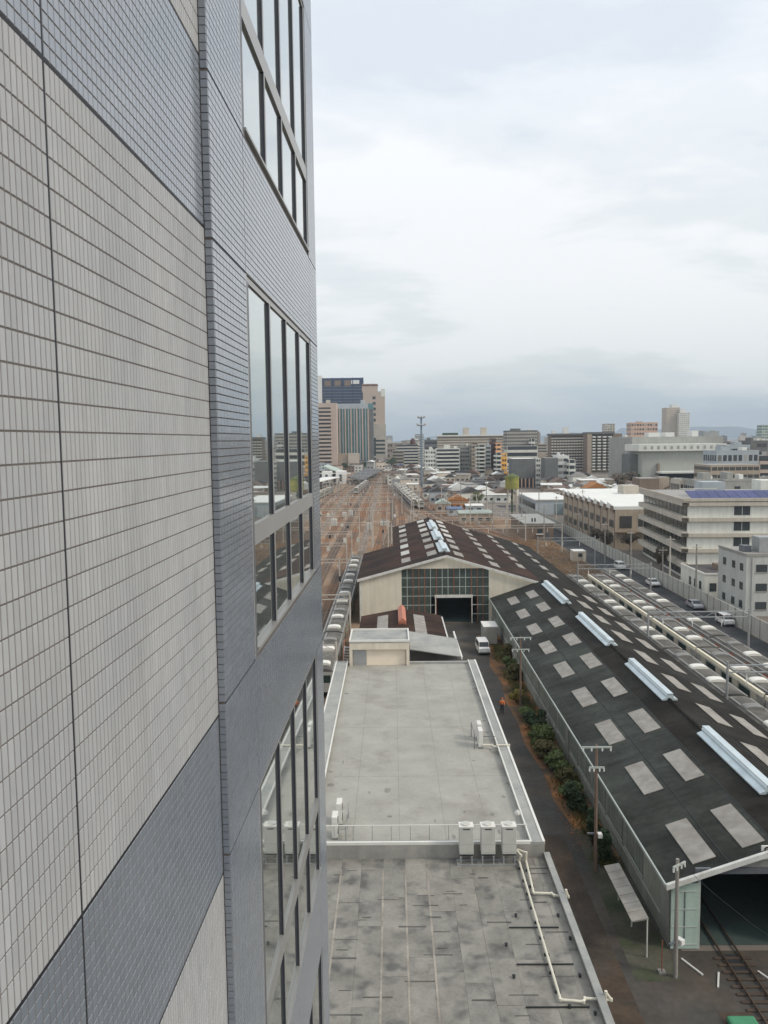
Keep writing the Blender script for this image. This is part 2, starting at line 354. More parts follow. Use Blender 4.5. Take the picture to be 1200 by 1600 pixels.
for k in range(34):                                      # dirt left by ponding along the edges and at the front
    if k < 14: x, y = XR - .8 - gd.random() ** 2 * .7, gd.uniform(YA0 + 1, YA1 - 2)
    elif k < 20: x, y = XL + 1.3 + gd.random() * .5, gd.uniform(YA0 + 1, YA1 - 6)
    else: x, y = gd.uniform(-4, 7.5), gd.uniform(YA0 + .6, YA0 + 14)
    rx_, ry_ = gd.uniform(.06, .3), gd.uniform(.08, .45); n_ = 9; c_ = MB()
    c_.quad(*[(x + rx_ * gd.uniform(.6, 1.2) * math.cos(6.283 * q_ / n_), y + ry_ * gd.uniform(.6, 1.2) * math.sin(6.283 * q_ / n_), ZD + .004 + k * .0001) for q_ in range(n_)]).build('stain', m_grime, low)
for x in (-2.6, 0.2, 3.0, 5.6): cube('membrane_seam', m_grime, low, x, x + .025, YA0 + .4, YA1 - .5, ZD, ZD + .003)
for y in (56.5, 66.5, 76.5): cube('membrane_seam', m_grime, low, XL + 1.25, XR - .8, y, y + .025, ZD, ZD + .0035)
cube('coping', m_cope, low, XR - .78, XR, YA0, YA1, ZD - .6, ZC)
cube('coping', m_cope, low, XL, XL + 1.22, YA0, YA1, ZD - .6, ZC)
cube('coping', m_cope, low, XL + 1.22, XR - .78, YA0, YA0 + .32, ZD - .62, ZC - .004)
cube('coping', m_cope, low, XL + 1.22, XR - .78, YA1 - .4, YA1, ZD - .62, ZC - .1)
for x0, x1 in ((XR - .12, XR + .03), (XR - .82, XR - .74), (XL - .03, XL + .1), (XL + 1.17, XL + 1.27)): cube('coping_edge', m_white, low, x0, x1, YA0 + .02, YA1 - .02, ZC - .12, ZC + .045)
cube('coping_edge', m_white, low, XL + 1.27, XR - .82, YA0 - .03, YA0 + .12, ZC - .12, ZC + .05)
# pipe railing along the front edge
rail = thing('roof_railing', 'white pipe railing along the step between the two roofs', 'railing', (1.2, 46.75, ZD))
MB().cyl((XL + 1.3, 46.75, 8.3), (7.75, 46.75, 8.3), .028, n=8).build('top_rail', m_white, rail)
for k in range(12):
    x = XL + 1.4 + k * 1.13
    MB().cyl((x, 46.75, ZD - .01), (x, 46.75, 8.3), .02, n=6).build('post', m_metal, rail)
# the penthouse at the far end
pent = thing('stair_penthouse', 'cream penthouse with a recessed front on the far end of the flat roof', 'penthouse', (-1.5, 86, ZD))
px0, px1, py0, py1 = -4.72, 1.62, 85.2, 90.6
cube('side_wall', m_cream, pent, px0, px0 + .32, py0, py1, ZD - .02, 9.66); cube('side_wall', m_cream, pent, px1 - .32, px1, py0, py1, ZD - .02, 9.66)
cube('lintel', m_cream, pent, px0 + .32, px1 - .32, py0 + .003, py1, 8.95, 9.66)
cube('back_wall', m_cream, pent, px0 + .32, px1 - .32, py0 + .5, py1, ZD - .02, 8.95)
cube('steel_panel', m_metal, pent, px0 + .36, px0 + 1.75, py0 + .35, py0 + .5, ZD, 8.9)
cube('pale_panel', M('pale_cream_panel', (0.78, 0.68, 0.55), 0.7, 0.06, 0.8), pent, px0 + 1.78, px1 - .4, py0 + .38, py0 + .5, ZD, 8.9)
cube('roof_slab', m_cope, pent, px0 - .02, px1 + .02, py0 - .02, py1 + .02, 9.66, 9.78)
for y0, y1, x0, x1 in ((py0 - .03, py0 + .14, px0 - .03, px1 + .03), (py1 - .14, py1 + .03, px0 - .03, px1 + .03), (py0 + .14, py1 - .14, px0 - .03, px0 + .11), (py0 + .14, py1 - .14, px1 - .11, px1 + .03)):
    cube('parapet', m_white, pent, x0, x1, y0, y1, 9.78, 9.98)
# nearer, lower roof of patched felt sheets
near = thing('patched_roof_building', 'low building with a patched and stained felt roof below the office block', 'building', (1.3, 38, 0))
NX0, NX1, NY0, NY1, NZ = -6.2, 8.9, 20.0, 46.18, 6.55
cube('wall', m_conc_d, near, NX0 + .03, NX1 - .03, NY0, NY1, 0, NZ - .04)
rnd = random.Random(3)
xs = [NX0 + .02, -4.3, -3.15, -2.0, -0.75, 0.5, 1.75, 3.05, 4.3, 5.55, 6.9, 8.0, NX1 - .26]
for i in range(len(xs) - 1):
    y = NY0
    while y < NY1 - .02:
        y2 = min(NY1 - .02, y + rnd.uniform(2.2, 6.5))
        cube('felt_sheet', rnd.choice((m_felt, m_felt, m_felt2, m_felt3)), near, xs[i] + .004, xs[i + 1] - .004, y + .004, y2 - .004, NZ - .04, NZ + rnd.uniform(-.002, .014)); y = y2
for x in (-3.15, -0.75, 0.5, 1.75):
    cube('seam', m_lapl, near, x - .05, x + .05, NY0 + .1, NY1 - 1.2, NZ + .015, NZ + .022)
rnd = random.Random(11)
for k in range(46):
    x = rnd.uniform(-4, 7.6); y = rnd.uniform(27, 45); w = rnd.uniform(.3, 1.5)
    cube('lap_stain', m_lap, near, x, x + w, y, y + rnd.uniform(.03, .12), NZ + .0151, NZ + .019 + k * .0001)
cube('parapet', m_conc, near, NX1 - .24, NX1, NY0, NY1 - .02, NZ - .3, NZ + .3)
cube('parapet_cap', m_cope, near, NX1 - .3, NX1 + .05, NY0, NY1 - .03, NZ + .3, NZ + .36)
cube('step_wall', m_conc, near, NX0, XR, NY1 - .01, YA0 + .03, NZ - .5, ZC - .13)
# drains and small vents on the patched roof
for k, (px, py) in enumerate(((806, 1432), (872, 1432), (791, 1478), (891, 1468), (803, 1528), (906, 1526), (890, 1575), (930, 1585))):
    p = G(px, py, NZ + .02)
    v = MB(); v.cyl((p.x, p.y, NZ), (p.x, p.y, NZ + .12), .06, .05, 10); v.cyl((p.x, p.y, NZ + .12), (p.x, p.y, NZ + .17), .09, .07, 10)
    tag(v.build('roof_vent', m_dark, None), 'small black mushroom vent on the %s side, %s pair below the tall cabinets' % (('office', 'alley')[k % 2], ('first', 'second', 'third', 'fourth')[k // 2]), 'vent', 'vents on the patched roof')
for k, (xa, xb, y) in enumerate(((5.6, 8.1, 39.2), (5.55, 8.2, 36.3), (5.5, 8.25, 33.4))):
    t = MB().bar((xa, y, NZ + .06), (xb, y, NZ + .06), .05, .05); tag(t.build('lightning_strip', m_dark, None), '%s dark conductor strip across the patched roof, counted from the tall cabinets' % ('first', 'second', 'third')[k], 'strip', 'strips across the patched roof')

# ------------------------------------------------------------------ air-conditioning on the roofs
m_ac = M('ac_casing', (0.5, 0.5, 0.46), 0.55, 0.08, 1.2, spec=0.4)
m_acw = M('ac_casing_white', (0.68, 0.67, 0.62), 0.55, 0.08, 1.2, spec=0.4)
def vrf(x0, x1, y0, z0, h, dep, label, mat=m_ac, legs=.3, side='front'):
    t = thing('air_conditioner', label, 'air conditioner', ((x0 + x1) / 2, y0 + dep / 2, z0 - legs), 'large cabinets on the roof step')
    b = MB().box(x0, x1, y0, y0 + dep, z0, z0 + h).build('casing', mat, t, bevel=.03)
    cube('base_rail', m_dark, t, x0 + .02, x1 - .02, y0 + .06, y0 + .16, z0 - .1, z0); cube('base_rail', m_dark, t, x0 + .02, x1 - .02, y0 + dep - .16, y0 + dep - .06, z0 - .1, z0)
    for x in (x0 + .05, x1 - .12):
        for y in (y0 + .05, y0 + dep - .12): cube('leg', m_metal, t, x, x + .07, y, y + .07, z0 - legs, z0 - .1)
    cube('top_lip', m_acw, t, x0 - .015, x1 + .015, y0 - .015, y0 + dep + .015, z0 + h, z0 + h + .06)
    fan = MB().cyl(((x0 + x1) / 2, y0 + dep / 2, z0 + h + .06), ((x0 + x1) / 2, y0 + dep / 2, z0 + h + .14), min(x1 - x0, dep) * .42, n=16).build('fan_ring', m_acw, t)
    cube('fan_grille', m_ac, fan, (x0 + x1) / 2 - .2, (x0 + x1) / 2 + .2, y0 + dep / 2 - .2, y0 + dep / 2 + .2, z0 + h + .141, z0 + h + .15)
    cube('vent_slot', m_dark, t, (x0 + x1) / 2 - .2, (x0 + x1) / 2 + .2, y0 - .008, y0 + .01, z0 + h - .13, z0 + h - .07)
    for k in range(2): cube('panel_seam', m_dkframe, t, x0 + .03, x1 - .03, y0 - .004, y0 + .01, z0 + .1 + k * .5, z0 + .108 + k * .5)
    return t
for (a, b), lab in zip(((718, 740), (752, 774), (785, 807)), ('pale tall air-conditioning cabinet at the railing, farthest from the white pipes', 'pale tall air-conditioning cabinet at the railing, middle one of three', 'pale tall air-conditioning cabinet at the railing, beside the white pipes')):
    xa, xb = AY(a, 1332, 45.3).x, AY(b, 1332, 45.3).x
    vrf(xa, xb, 45.3, 7.22, 1.6, .62, lab, legs=.67 - .02)
stand = thing('equipment_frame', 'low steel frame carrying the three tall air-conditioning cabinets', 'frame', (5.3, 45.6, NZ))
for y in (45.32, 45.86): cube('beam', m_metal, stand, 3.5, 7.2, y - .04, y + .04, NZ + .01, NZ + .09)
for x in (3.6, 4.8, 6.0, 7.1): cube('foot', m_conc, stand, x - .1, x + .1, 45.2, 46.0, NZ - .01, NZ + .012)
def splitunit(x, y, z, label, side):                     # small outdoor units standing in a row along Y
    t = thing('condenser_unit', label, 'air conditioner', (x, y, z))
    b = MB().box(x, x + .34, y, y + .92, z + .12, z + 1.42).build('casing', m_acw, t, bevel=.025)
    for k in range(2):
        c = MB().cyl((x + (.34 if side > 0 else 0), y + .42, z + .45 + k * .6), (x + (.36 if side > 0 else -.02), y + .42, z + .45 + k * .6), .25, n=16).build('fan_grille', m_dark, t)
    for yy in (y + .1, y + .76): cube('foot', m_metal, t, x - .03, x + .37, yy, yy + .06, z, z + .12)
    return t
p = G(524, 1292, ZD + .05)
splitunit(p.x - .1, 47.2, ZD, 'narrow white condenser nearest the railing at the office side of the roof', 1)
splitunit(p.x + .05, 49.0, ZD, 'narrow white condenser second from the railing at the office side', 1)
st = thing('condenser_stand', 'thin galvanised stand behind the narrow condensers by the railing', 'stand', (p.x + .75, 48.6, ZD))
MB().cyl((p.x + .75, 47.1, ZD + .25), (p.x + .75, 50.1, ZD + .9), .03, n=6).build('brace', m_metal, st)
for y in (47.1, 48.6, 50.1):
    cube('post', m_metal, st, p.x + .72, p.x + .78, y - .03, y + .03, ZD, ZD + .95)
cube('crossbar', m_metal, st, p.x + .4, p.x + .75, 47.08, 47.12, ZD + .7, ZD + .74)
q = G(750, 1170, ZD)
splitunit(q.x - .1, q.y, ZD, 'white condenser nearest the bent white pipe by the alley coping', 1)
splitunit(q.x - .05, q.y + 1.5, ZD, 'white condenser behind the one with the bent pipe, alley side', 1)
fs = thing('condenser_stand', 'dark steel stand beside the alley-side condensers', 'stand', (q.x - .4, q.y + 1, ZD))
for y in (q.y - .1, q.y + 2.6): cube('post', m_dkframe, fs, q.x - .45, q.x - .4, y, y + .05, ZD, ZD + 1.2)
cube('crossbar', m_dkframe, fs, q.x - .45, q.x - .4, q.y - .1, q.y + 2.65, ZD + 1.15, ZD + 1.2)
cube('crossbar', m_dkframe, fs, q.x + .3, XR - .8, q.y + 1.2, q.y + 1.25, ZD + .5, ZD + .55)
def pipe(name, label, pts, r, mat, group=None):
    b = MB()
    for a, c in zip(pts[:-1], pts[1:]): b.cyl(a, c, r, n=8)
    for a in pts[1:-1]: b.cyl((a[0], a[1], a[2] - r), (a[0], a[1], a[2] + r), r * 1.15, n=8)
    o = b.build(name, mat, None, smooth=False); return tag(o, label, 'pipe', group)
m_pipe = M('cream_pipe_cover', (0.66, 0.63, 0.52), 0.6, 0.1, 1.5)
pipe('drain_pipe', 'bent cream pipe from the alley-side condenser over the coping', [(q.x + .2, q.y - .1, ZD + .35), (q.x + .9, q.y - .1, ZD + .35), (q.x + 1.0, q.y - .3, ZD + .3), (XR - .85, q.y - .3, ZD + .3), (XR - .85, q.y - .3, ZC + .08), (XR + .08, q.y - .3, ZC + .08), (XR + .08, q.y - .3, 4.0)], .065, m_pipe)
zz = NZ + .16
g1 = [G(807, 1332, zz), G(811, 1345, zz), G(876, 1562, zz), G(912, 1565, zz), G(914, 1560, zz), G(955, 1562, zz)]
pipe('roof_pipe', 'long cream pipe run from the cabinets down the patched roof to its far drop', [(7.0, 45.75, zz + .5), (7.15, 45.2, zz + .5), *[tuple(v) for v in g1[1:]], (NX1 + .12, g1[-1].y, NZ + .5), (NX1 + .12, g1[-1].y, 3.0)], .06, m_pipe)
g2 = [G(815, 1335, zz), G(822, 1345, zz), G(834, 1395, zz), G(862, 1396, zz), G(866, 1399, zz), G(888, 1401, zz)]
pipe('roof_pipe', 'shorter cream pipe leaving the patched roof beside the cabinets', [(7.05, 45.9, zz + .5), (7.5, 45.5, zz + .5), *[tuple(v) for v in g2[1:]], (NX1 + .1, g2[-1].y, NZ + .5), (NX1 + .1, g2[-1].y, 3.0)], .06, m_pipe)
for gs, n_ in ((g1, 9), (g2, 2)):
    a, b = gs[1], gs[2]
    for k in range(n_):
        c = a.lerp(b, (k + .5) / n_)
        tag(MB().box(c.x - .12, c.x + .12, c.y - .06, c.y + .06, NZ, NZ + .11).build('pipe_support', m_dark, None), 'dark rubber block carrying a cream pipe on the patched roof', 'support', 'pipe supports on the patched roof')
lp = G(808, 1297, ZD)
gl = thing('roof_lamp', 'white globe lamp on a short post by the railing corner', 'lamp', tuple(lp))
MB().cyl(lp, (lp.x, lp.y, ZD + 1.0), .025, n=6).build('post', m_metal, gl)
MB().cyl((lp.x, lp.y, ZD + 1.0), (lp.x, lp.y, ZD + 1.08), .16, .18, 12).build('collar', m_white, gl)
d = MB()
for k in range(5):
    a0, a1 = k * math.pi / 10, (k + 1) * math.pi / 10
    d.cyl((lp.x, lp.y, ZD + 1.08 + .2 * math.sin(a0)), (lp.x, lp.y, ZD + 1.08 + .2 * math.sin(a1)), .17 * math.cos(a0), max(.01, .17 * math.cos(a1)), 14)
d.build('globe', m_white, gl, smooth=True)
# ------------------------------------------------------------------ the two train sheds
def roofmat(name, c1, c2, wax='Y'):
    return M(name, c1, 0.8, 0.4, 0.22, spec=0.12, col2=c2, edge=(0.42, 0.6), s2=0.12, wave=(wax, 3.2, 0.35), smear=0.3)
m_roof_g = roofmat('weathered_grey_sheeting', (0.06, 0.066, 0.058), (0.034, 0.036, 0.031))
m_roof_d = roofmat('sooty_sheeting', (0.024, 0.021, 0.017), (0.038, 0.037, 0.032))
m_roof_b = roofmat('rusty_brown_sheeting', (0.062, 0.034, 0.024), (0.036, 0.024, 0.019))
m_trans = M('translucent_sheet', (0.34, 0.32, 0.285), 0.7, 0.16, 0.8, col2=(0.27, 0.25, 0.22), edge=(0.42, 0.6), s2=0.9, wave=('Y', 3.2, 0.25))
m_transl = M('fresh_translucent_sheet', (0.5, 0.49, 0.45), 0.6, 0.1, 0.8, wave=('Y', 3.2, 0.2))
m_monitor = M('pale_zinc', (0.58, 0.66, 0.68), 0.4, 0.15, 0.6, metal=0.25, spec=0.5)
m_gable = M('cream_board_wall', (0.68, 0.63, 0.51), 0.8, 0.08, 0.2, streak=0.1, wave=('X', 0.9, 0.08))
m_shedwall = M('grey_green_wall', (0.33, 0.335, 0.29), 0.85, 0.22, 0.3, streak=0.25)
m_gable2 = M('grey_gable_board', (0.3, 0.3, 0.27), 0.8, 0.12, 0.4, streak=0.12)
m_barge = M('white_bargeboard', (0.62, 0.62, 0.58), 0.7, 0.12, 0.8, col2=(0.5, 0.48, 0.42), edge=(0.5, 0.7), s2=1.5)
m_mint = M('mint_door', (0.42, 0.53, 0.46), 0.6, 0.1, 0.8, streak=0.12)
m_dull = M('dim_glass', (0.045, 0.055, 0.05), 0.12, 0.2, 0.6, spec=0.5)
m_wired = M('dusty_wired_glass', (0.27, 0.29, 0.25), 0.5, 0.25, 0.6, spec=0.4, streak=0.2)
m_int = M('dimmed_shed_interior', (0.06, 0.085, 0.08), 0.9, 0.2, 0.3)  # darkened colour stands in for the dimness inside the sheds
m_red = M('red_oxide_steel', (0.33, 0.13, 0.085), 0.7, 0.15, 0.8)
m_steelp = M('pale_steel_paint', (0.42, 0.46, 0.42), 0.6, 0.12, 0.8)
EX, EZ, RX, RZ, BX, BZ = 16.6, 4.35, 25.0, 7.18, 33.8, 4.2     # eave, ridge and far eave of the long shed
SY0, SY1, GY = 47.6, 137.0, 137.0                                # long shed from SY0 to the big shed's gable at GY
AX, AZ, LX, LZ = 8.94, 11.56, -5.66, 7.69                       # apex and left eave of the big shed
def slopez(x):
    if x < RX: return EZ + (x - EX) * (RZ - EZ) / (RX - EX)
    return RZ + (x - RX) * (BZ - RZ) / (BX - RX)
def slab(name, mat, parent, xa, xb, ya, yb, zf, th=.06, lift=0.0):
    b = MB(); p = lambda x, y, k: (x, y, zf(x) + lift + k)
    b.prism([p(xa, ya, -th), p(xb, ya, -th), p(xb, ya, 0), p(xa, ya, 0)], [p(xa, yb, -th), p(xb, yb, -th), p(xb, yb, 0), p(xa, yb, 0)])
    return b.build(name, mat, parent)
lshed = thing('long_train_shed', 'long low train shed with dark roof, pale rooflights and zinc ridge vents', 'shed', (25, 92, 0))
slab('roof_slope', m_roof_g, lshed, EX - .35, 22.9, SY0 - .4, SY1 - .02, slopez)
slab('upper_roof_slope', m_roof_d, lshed, 22.9, RX - .02, SY0 - .4, SY1 - .02, slopez, lift=.02)
slab('roof_slope', m_roof_d, lshed, RX + .02, BX + .3, SY0 - .4, SY1 - .02, slopez)
for x in (19.95, 22.87): slab('sheet_lap', m_dark, lshed, x, x + .05, SY0 - .38, SY1 - .05, slopez, .03, .03)
for x in (28.0, 31.0): slab('sheet_lap', m_dark, lshed, x - .6, x - .55, SY0 - .38, SY1 - .05, slopez, .03, .03)
MB().cyl((RX, SY0 - .4, RZ + .03), (RX, SY1 - .03, RZ + .03), .16, n=8).build('ridge_cap', m_roof_d, lshed)
for k in range(9):
    y0 = 48.35 + k * 9.82
    for xa, xb in ((18.15, 19.55), (21.15, 22.5)): slab('rooflight', m_trans, lshed, xa + k * .035, xb + k * .035, y0, y0 + 5.1, slopez, .05, .075)
for k in range(9):
    y0 = 50.0 + k * 9.92
    for xa, xb in ((28.1, 29.45), (31.25, 32.6)):
        if y0 + 5.3 < SY1: slab('rooflight', m_trans, lshed, xa, xb, y0, y0 + 5.3, slopez, .05, .075)
def monitor(parent, x, z, y0, y1, w=.55):
    m = MB()
    m.ext([(x - w * 1.3, z + .05), (x - w * 1.3, z + .15), (x - w * .6, z + .3), (x - w * .6, z + .5), (x - w * .4, z + .66), (x + w * .4, z + .66), (x + w * .6, z + .5), (x + w * .6, z + .3), (x + w * 1.3, z + .15), (x + w * 1.3, z + .05)], y0, y1)
    o = m.build('ridge_vent', m_monitor, parent)
    cube('vent_cap', m_monitor, o, x - w * .5, x + w * .5, y0 - .06, y1 + .06, z + .662, z + .72)
for a, b in ((53.2, 64.6), (73.1, 85.2), (93.0, 108.6), (117.2, 133.6)): monitor(lshed, RX + .05, RZ - .12, a, b)
# long side wall towards the alley: piers, glazing bands and sill strips
cube('side_wall', m_shedwall, lshed, EX, EX + .25, SY0, SY1, 0, 1.0)
cube('side_wall', m_shedwall, lshed, EX + .06, EX + .25, SY0, SY1, 1.0, 4.25)
cube('eave_gutter', m_steelp, lshed, EX - .46, EX - .32, SY0 - .4, SY1 - .1, 4.02, 4.2)
cube('sill_band', m_conc, lshed, EX - .05, EX + .06, SY0, SY1, 1.0, 1.12)
for y in [SY0 + 5.6 + 4.91 * k for k in range(17)]:
    if y + 4.3 > SY1: break
    w = MB().box(EX - .02, EX + .055, y, y + 4.3, 1.35, 1.42).box(EX - .02, EX + .055, y, y + 4.3, 3.5, 3.58).build('window', m_steelp, lshed)
    for k in range(6):
        a = y + .02 + k * .71
        cube('pane', m_wired, w, EX + .02, EX + .05, a + .03, a + .68, 1.42, 2.44); cube('pane', m_wired, w, EX + .02, EX + .05, a + .03, a + .68, 2.5, 3.5)
for y in (SY0 + .15, 76.2, 108.3): cube('pier', m_gable2, lshed, EX - .09, EX + .05, y, y + 1.5, 0, 4.0)
cube('far_side_wall', m_shedwall, lshed, BX - .3, BX - .06, SY0, SY1 + 60, 0, 4.05)
# near gable with the open doorway
gz = lambda x: slopez(x) - .1
DX0, DX1, DZ = 18.32, 24.4, 4.75
gb = MB()
for xa, xb, zl in ((EX + .02, DX0, 0), (DX0, DX1, DZ), (DX1, RX, 0)):
    gb.prism([(xa, SY0, zl), (xb, SY0, zl), (xb, SY0, gz(xb)), (xa, SY0, gz(xa))], [(xa, SY0 + .2, zl), (xb, SY0 + .2, zl), (xb, SY0 + .2, gz(xb)), (xa, SY0 + .2, gz(xa))])
gb.prism([(RX, SY0, 0), (BX - .06, SY0, 0), (BX - .06, SY0, gz(BX - .06)), (RX, SY0, gz(RX))], [(RX, SY0 + .2, 0), (BX - .06, SY0 + .2, 0), (BX - .06, SY0 + .2, gz(BX - .06)), (RX, SY0 + .2, gz(RX))])
gb.build('gable_wall', m_gable2, lshed)
for xa, xb in ((EX - .45, RX), (RX, BX + .4)):
    b = MB(); b.prism([(xa, SY0 - .55, slopez(xa) - .22), (xb, SY0 - .55, slopez(xb) - .22), (xb, SY0 - .55, slopez(xb) + .1), (xa, SY0 - .55, slopez(xa) + .1)],
                      [(xa, SY0 - .32, slopez(xa) - .22), (xb, SY0 - .32, slopez(xb) - .22), (xb, SY0 - .32, slopez(xb) + .1), (xa, SY0 - .32, slopez(xa) + .1)])
    b.build('bargeboard', m_barge, lshed)
cube('door_track', m_dkframe, lshed, 18.0, RX, SY0 - .16, SY0 - .01, DZ + .02, DZ + .38)
for x0, x1, ang in ((DX0 - 1.75, DX0 - .12, 0), (DX1 + .1, DX1 + 1.8, 0)):
    d = MB().box(x0, x1, SY0 - .14, SY0 - .05, .05, 4.2).build('sliding_door', m_mint, lshed)
    for k in range(4): cube('door_rail', m_steelp, d, x0 + .04, x1 - .04, SY0 - .17, SY0 - .141, .3 + k * 1.12, .36 + k * 1.12)
    cube('door_stile', m_dkframe, d, (x0 + x1) / 2 - .03, (x0 + x1) / 2 + .03, SY0 - .168, SY0 - .141, .4, 3.7)
for xa, xb in ((DX0 - .12, DX0 + .02), (DX1 - .02, DX1 + .1)): cube('door_jamb', m_steelp, lshed, xa, xb, SY0 - .1, SY0 + .25, 0, DZ)
sg = thing('number_sign', 'small white square number board on the near shed gable', 'sign', (22.4, SY0 - .1, 5.9))
MB().box(21.92, 22.75, SY0 - .088, SY0 - .004, 5.62, 6.5).build('board', m_white, sg, bevel=.04)
nb = MB()
for (xa, za), (xb, zb) in (((22.1, 6.25), (22.2, 6.38)), ((22.2, 6.38), (22.45, 6.38)), ((22.45, 6.38), (22.56, 6.22)), ((22.56, 6.22), (22.12, 5.78)), ((22.12, 5.78), (22.6, 5.78))): nb.bar((xa, SY0 - .094, za), (xb, SY0 - .094, zb), .012, .1)
nb.build('numeral', m_dark, sg)
cube('inner_floor', m_int, lshed, EX + .3, BX - .4, SY0 + .25, SY1 - .1, .012, .03)  # floor kept dark so the doorway looks unlit
cube('inner_wall', m_int, lshed, RX + 4, RX + 4.2, SY0 + .3, SY1, 0, 4.8)

bshed = thing('big_train_shed', 'big gabled shed with a tall glazed opening and brown roof with rooflight rows', 'shed', (9, 165, 0))
bz = lambda x: (LZ + (x - LX) * (AZ - LZ) / (AX - LX)) if x < AX else AZ + (x - AX) * (BZ - .1 - AZ) / (BX - AX)
slab('roof_slope', m_roof_b, bshed, LX - .4, 0, GY - .35, 169, bz)
slab('roof_slope', m_roof_b, bshed, 0, AX - .01, GY - .35, 205.2, bz)
slab('roof_slope', m_roof_b, bshed, AX + .01, 25.2, GY + .02, 205.2, bz)
slab('lower_roof_slope', m_roof_d, bshed, 25.2, BX + .3, GY - .01, 205.2, bz, lift=.01)
MB().cyl((AX, GY - .35, AZ + .04), (AX, 205.2, AZ + .04), .2, n=8).build('ridge_cap', m_roof_b, bshed)
for xa, xb in ((1.5, 3.05), (6.0, 7.65), (10.75, 12.35), (17.1, 18.65), (23.3, 24.6), (29.5, 30.7)):
    for k in range(7):
        y0 = 141.4 + k * 9.45
        mt = m_transl if (xa == 1.5 and k in (1, 2, 5)) or (xa == 6.0 and k > 3) or (xa == 10.75 and k > 2) else m_trans
        if not (xa > 23 and k == 0): slab('rooflight', mt, bshed, xa, xb, y0, y0 + 5.0, bz, .05, .08)
for a, b in ((141.5, 153.8), (159.0, 173.5), (178.0, 193.0)): monitor(bshed, AX + .05, AZ - .1, a, b, .75)
WX0, WX1, WZ = AY(627, 900, GY).x, AY(764, 900, GY).x, 9.35
OX0, OX1, OZ = AY(682, 960, GY).x, AY(736, 960, GY).x, 4.4
b = MB()
def gpanel(b, xa, xb, zl, y0=GY, y1=GY + .3, top=None):
    b.prism([(xa, y0, zl), (xb, y0, zl), (xb, y0, (top or bz)(xb) - .08), (xa, y0, (top or bz)(xa) - .08)], [(xa, y1, zl), (xb, y1, zl), (xb, y1, (top or bz)(xb) - .08), (xa, y1, (top or bz)(xa) - .08)])
gpanel(b, LX, WX0, 0); gpanel(b, WX0, AX, WZ); gpanel(b, AX, WX1, WZ); gpanel(b, WX1, 24.9, 0)
b.build('gable_wall', m_gable, bshed)
for xa, xb in ((LX - .45, AX), (AX, 24.9)):
    c = MB(); c.prism([(xa, GY - .55, bz(xa) - .3), (xb, GY - .55, bz(xb) - .3), (xb, GY - .55, bz(xb) + .12), (xa, GY - .55, bz(xa) + .12)], [(xa, GY - .3, bz(xa) - .3), (xb, GY - .3, bz(xb) - .3), (xb, GY - .3, bz(xb) + .12), (xa, GY - .3, bz(xa) + .12)]); c.build('bargeboard', m_barge, bshed)
cube('side_wall', m_shedwall, bshed, LX, LX + .25, GY + .3, 169, 0, LZ - .15)
b = MB(); gpanel(b, LX, 0, 0, 168.7, 168.98); b.build('rear_wall', m_shedwall, bshed)
b = MB(); gpanel(b, 0, AX, 0, 204.6, 204.9); gpanel(b, AX, BX - .1, 0, 204.6, 204.9); b.build('rear_wall', m_shedwall, bshed)
cube('corner_post', m_barge, bshed, LX - .06, LX + .3, GY - .06, GY - .003, 0, LZ - .3)
m_gpane = M('grey_green_panes', (0.065, 0.085, 0.075), 0.3, 0.3, 0.8, spec=0.4)
# glazing grid of the gable: panes in five rows
npx, nrow = 15, 6
pw, ph = (WX1 - WX0) / npx, WZ / nrow
for i in range(npx):
    for j in range(nrow):
        xa, xb, za, zb = WX0 + i * pw, WX0 + (i + 1) * pw, j * ph, (j + 1) * ph
        if xb > OX0 - .1 and xa < OX1 + .1 and za < OZ: 
            if zb <= OZ + .3: continue
            za = OZ + .55
        if xb > OX0 - .1 and xa < OX1 + .1 and zb < OZ + .6: continue
        cube('pane', m_gpane, bshed, xa + .04, xb - .04, GY + .12, GY + .16, za + .04, zb - .04)
for i in range(npx + 1):
    x = WX0 + i * pw; z0 = OZ + .5 if OX0 + .2 < x < OX1 - .2 else 0
    cube('mullion', (m_red if i in (2, 3, 4, 6, 9, 12, 13, 14) else m_steelp), bshed, x - .05, x + .05, GY + .05, GY + .19, z0, WZ)
for j in range(1, nrow):
    z = j * ph
    if z < OZ + .3:
        cube('glazing_bar', m_steelp, bshed, WX0, OX0 - .2, GY + .08, GY + .185, z - .05, z + .05); cube('glazing_bar', m_steelp, bshed, OX1 + .2, WX1, GY + .08, GY + .185, z - .05, z + .05)
    else: cube('glazing_bar', m_steelp, bshed, WX0, WX1, GY + .08, GY + .185, z - .05, z + .05)
cube('door_lintel', m_barge, bshed, OX0 - .3, OX1 + .3, GY - .25, GY + .1, OZ, OZ + .45)
for x in (OX0 - .28, OX1 + .02): cube('door_post', m_barge, bshed, x + .06, x + .2, GY - .24, GY + .09, 0, OZ)
cube('inner_floor', m_int, bshed, LX + .4, BX - 8, GY + .4, 204, .01, .03)
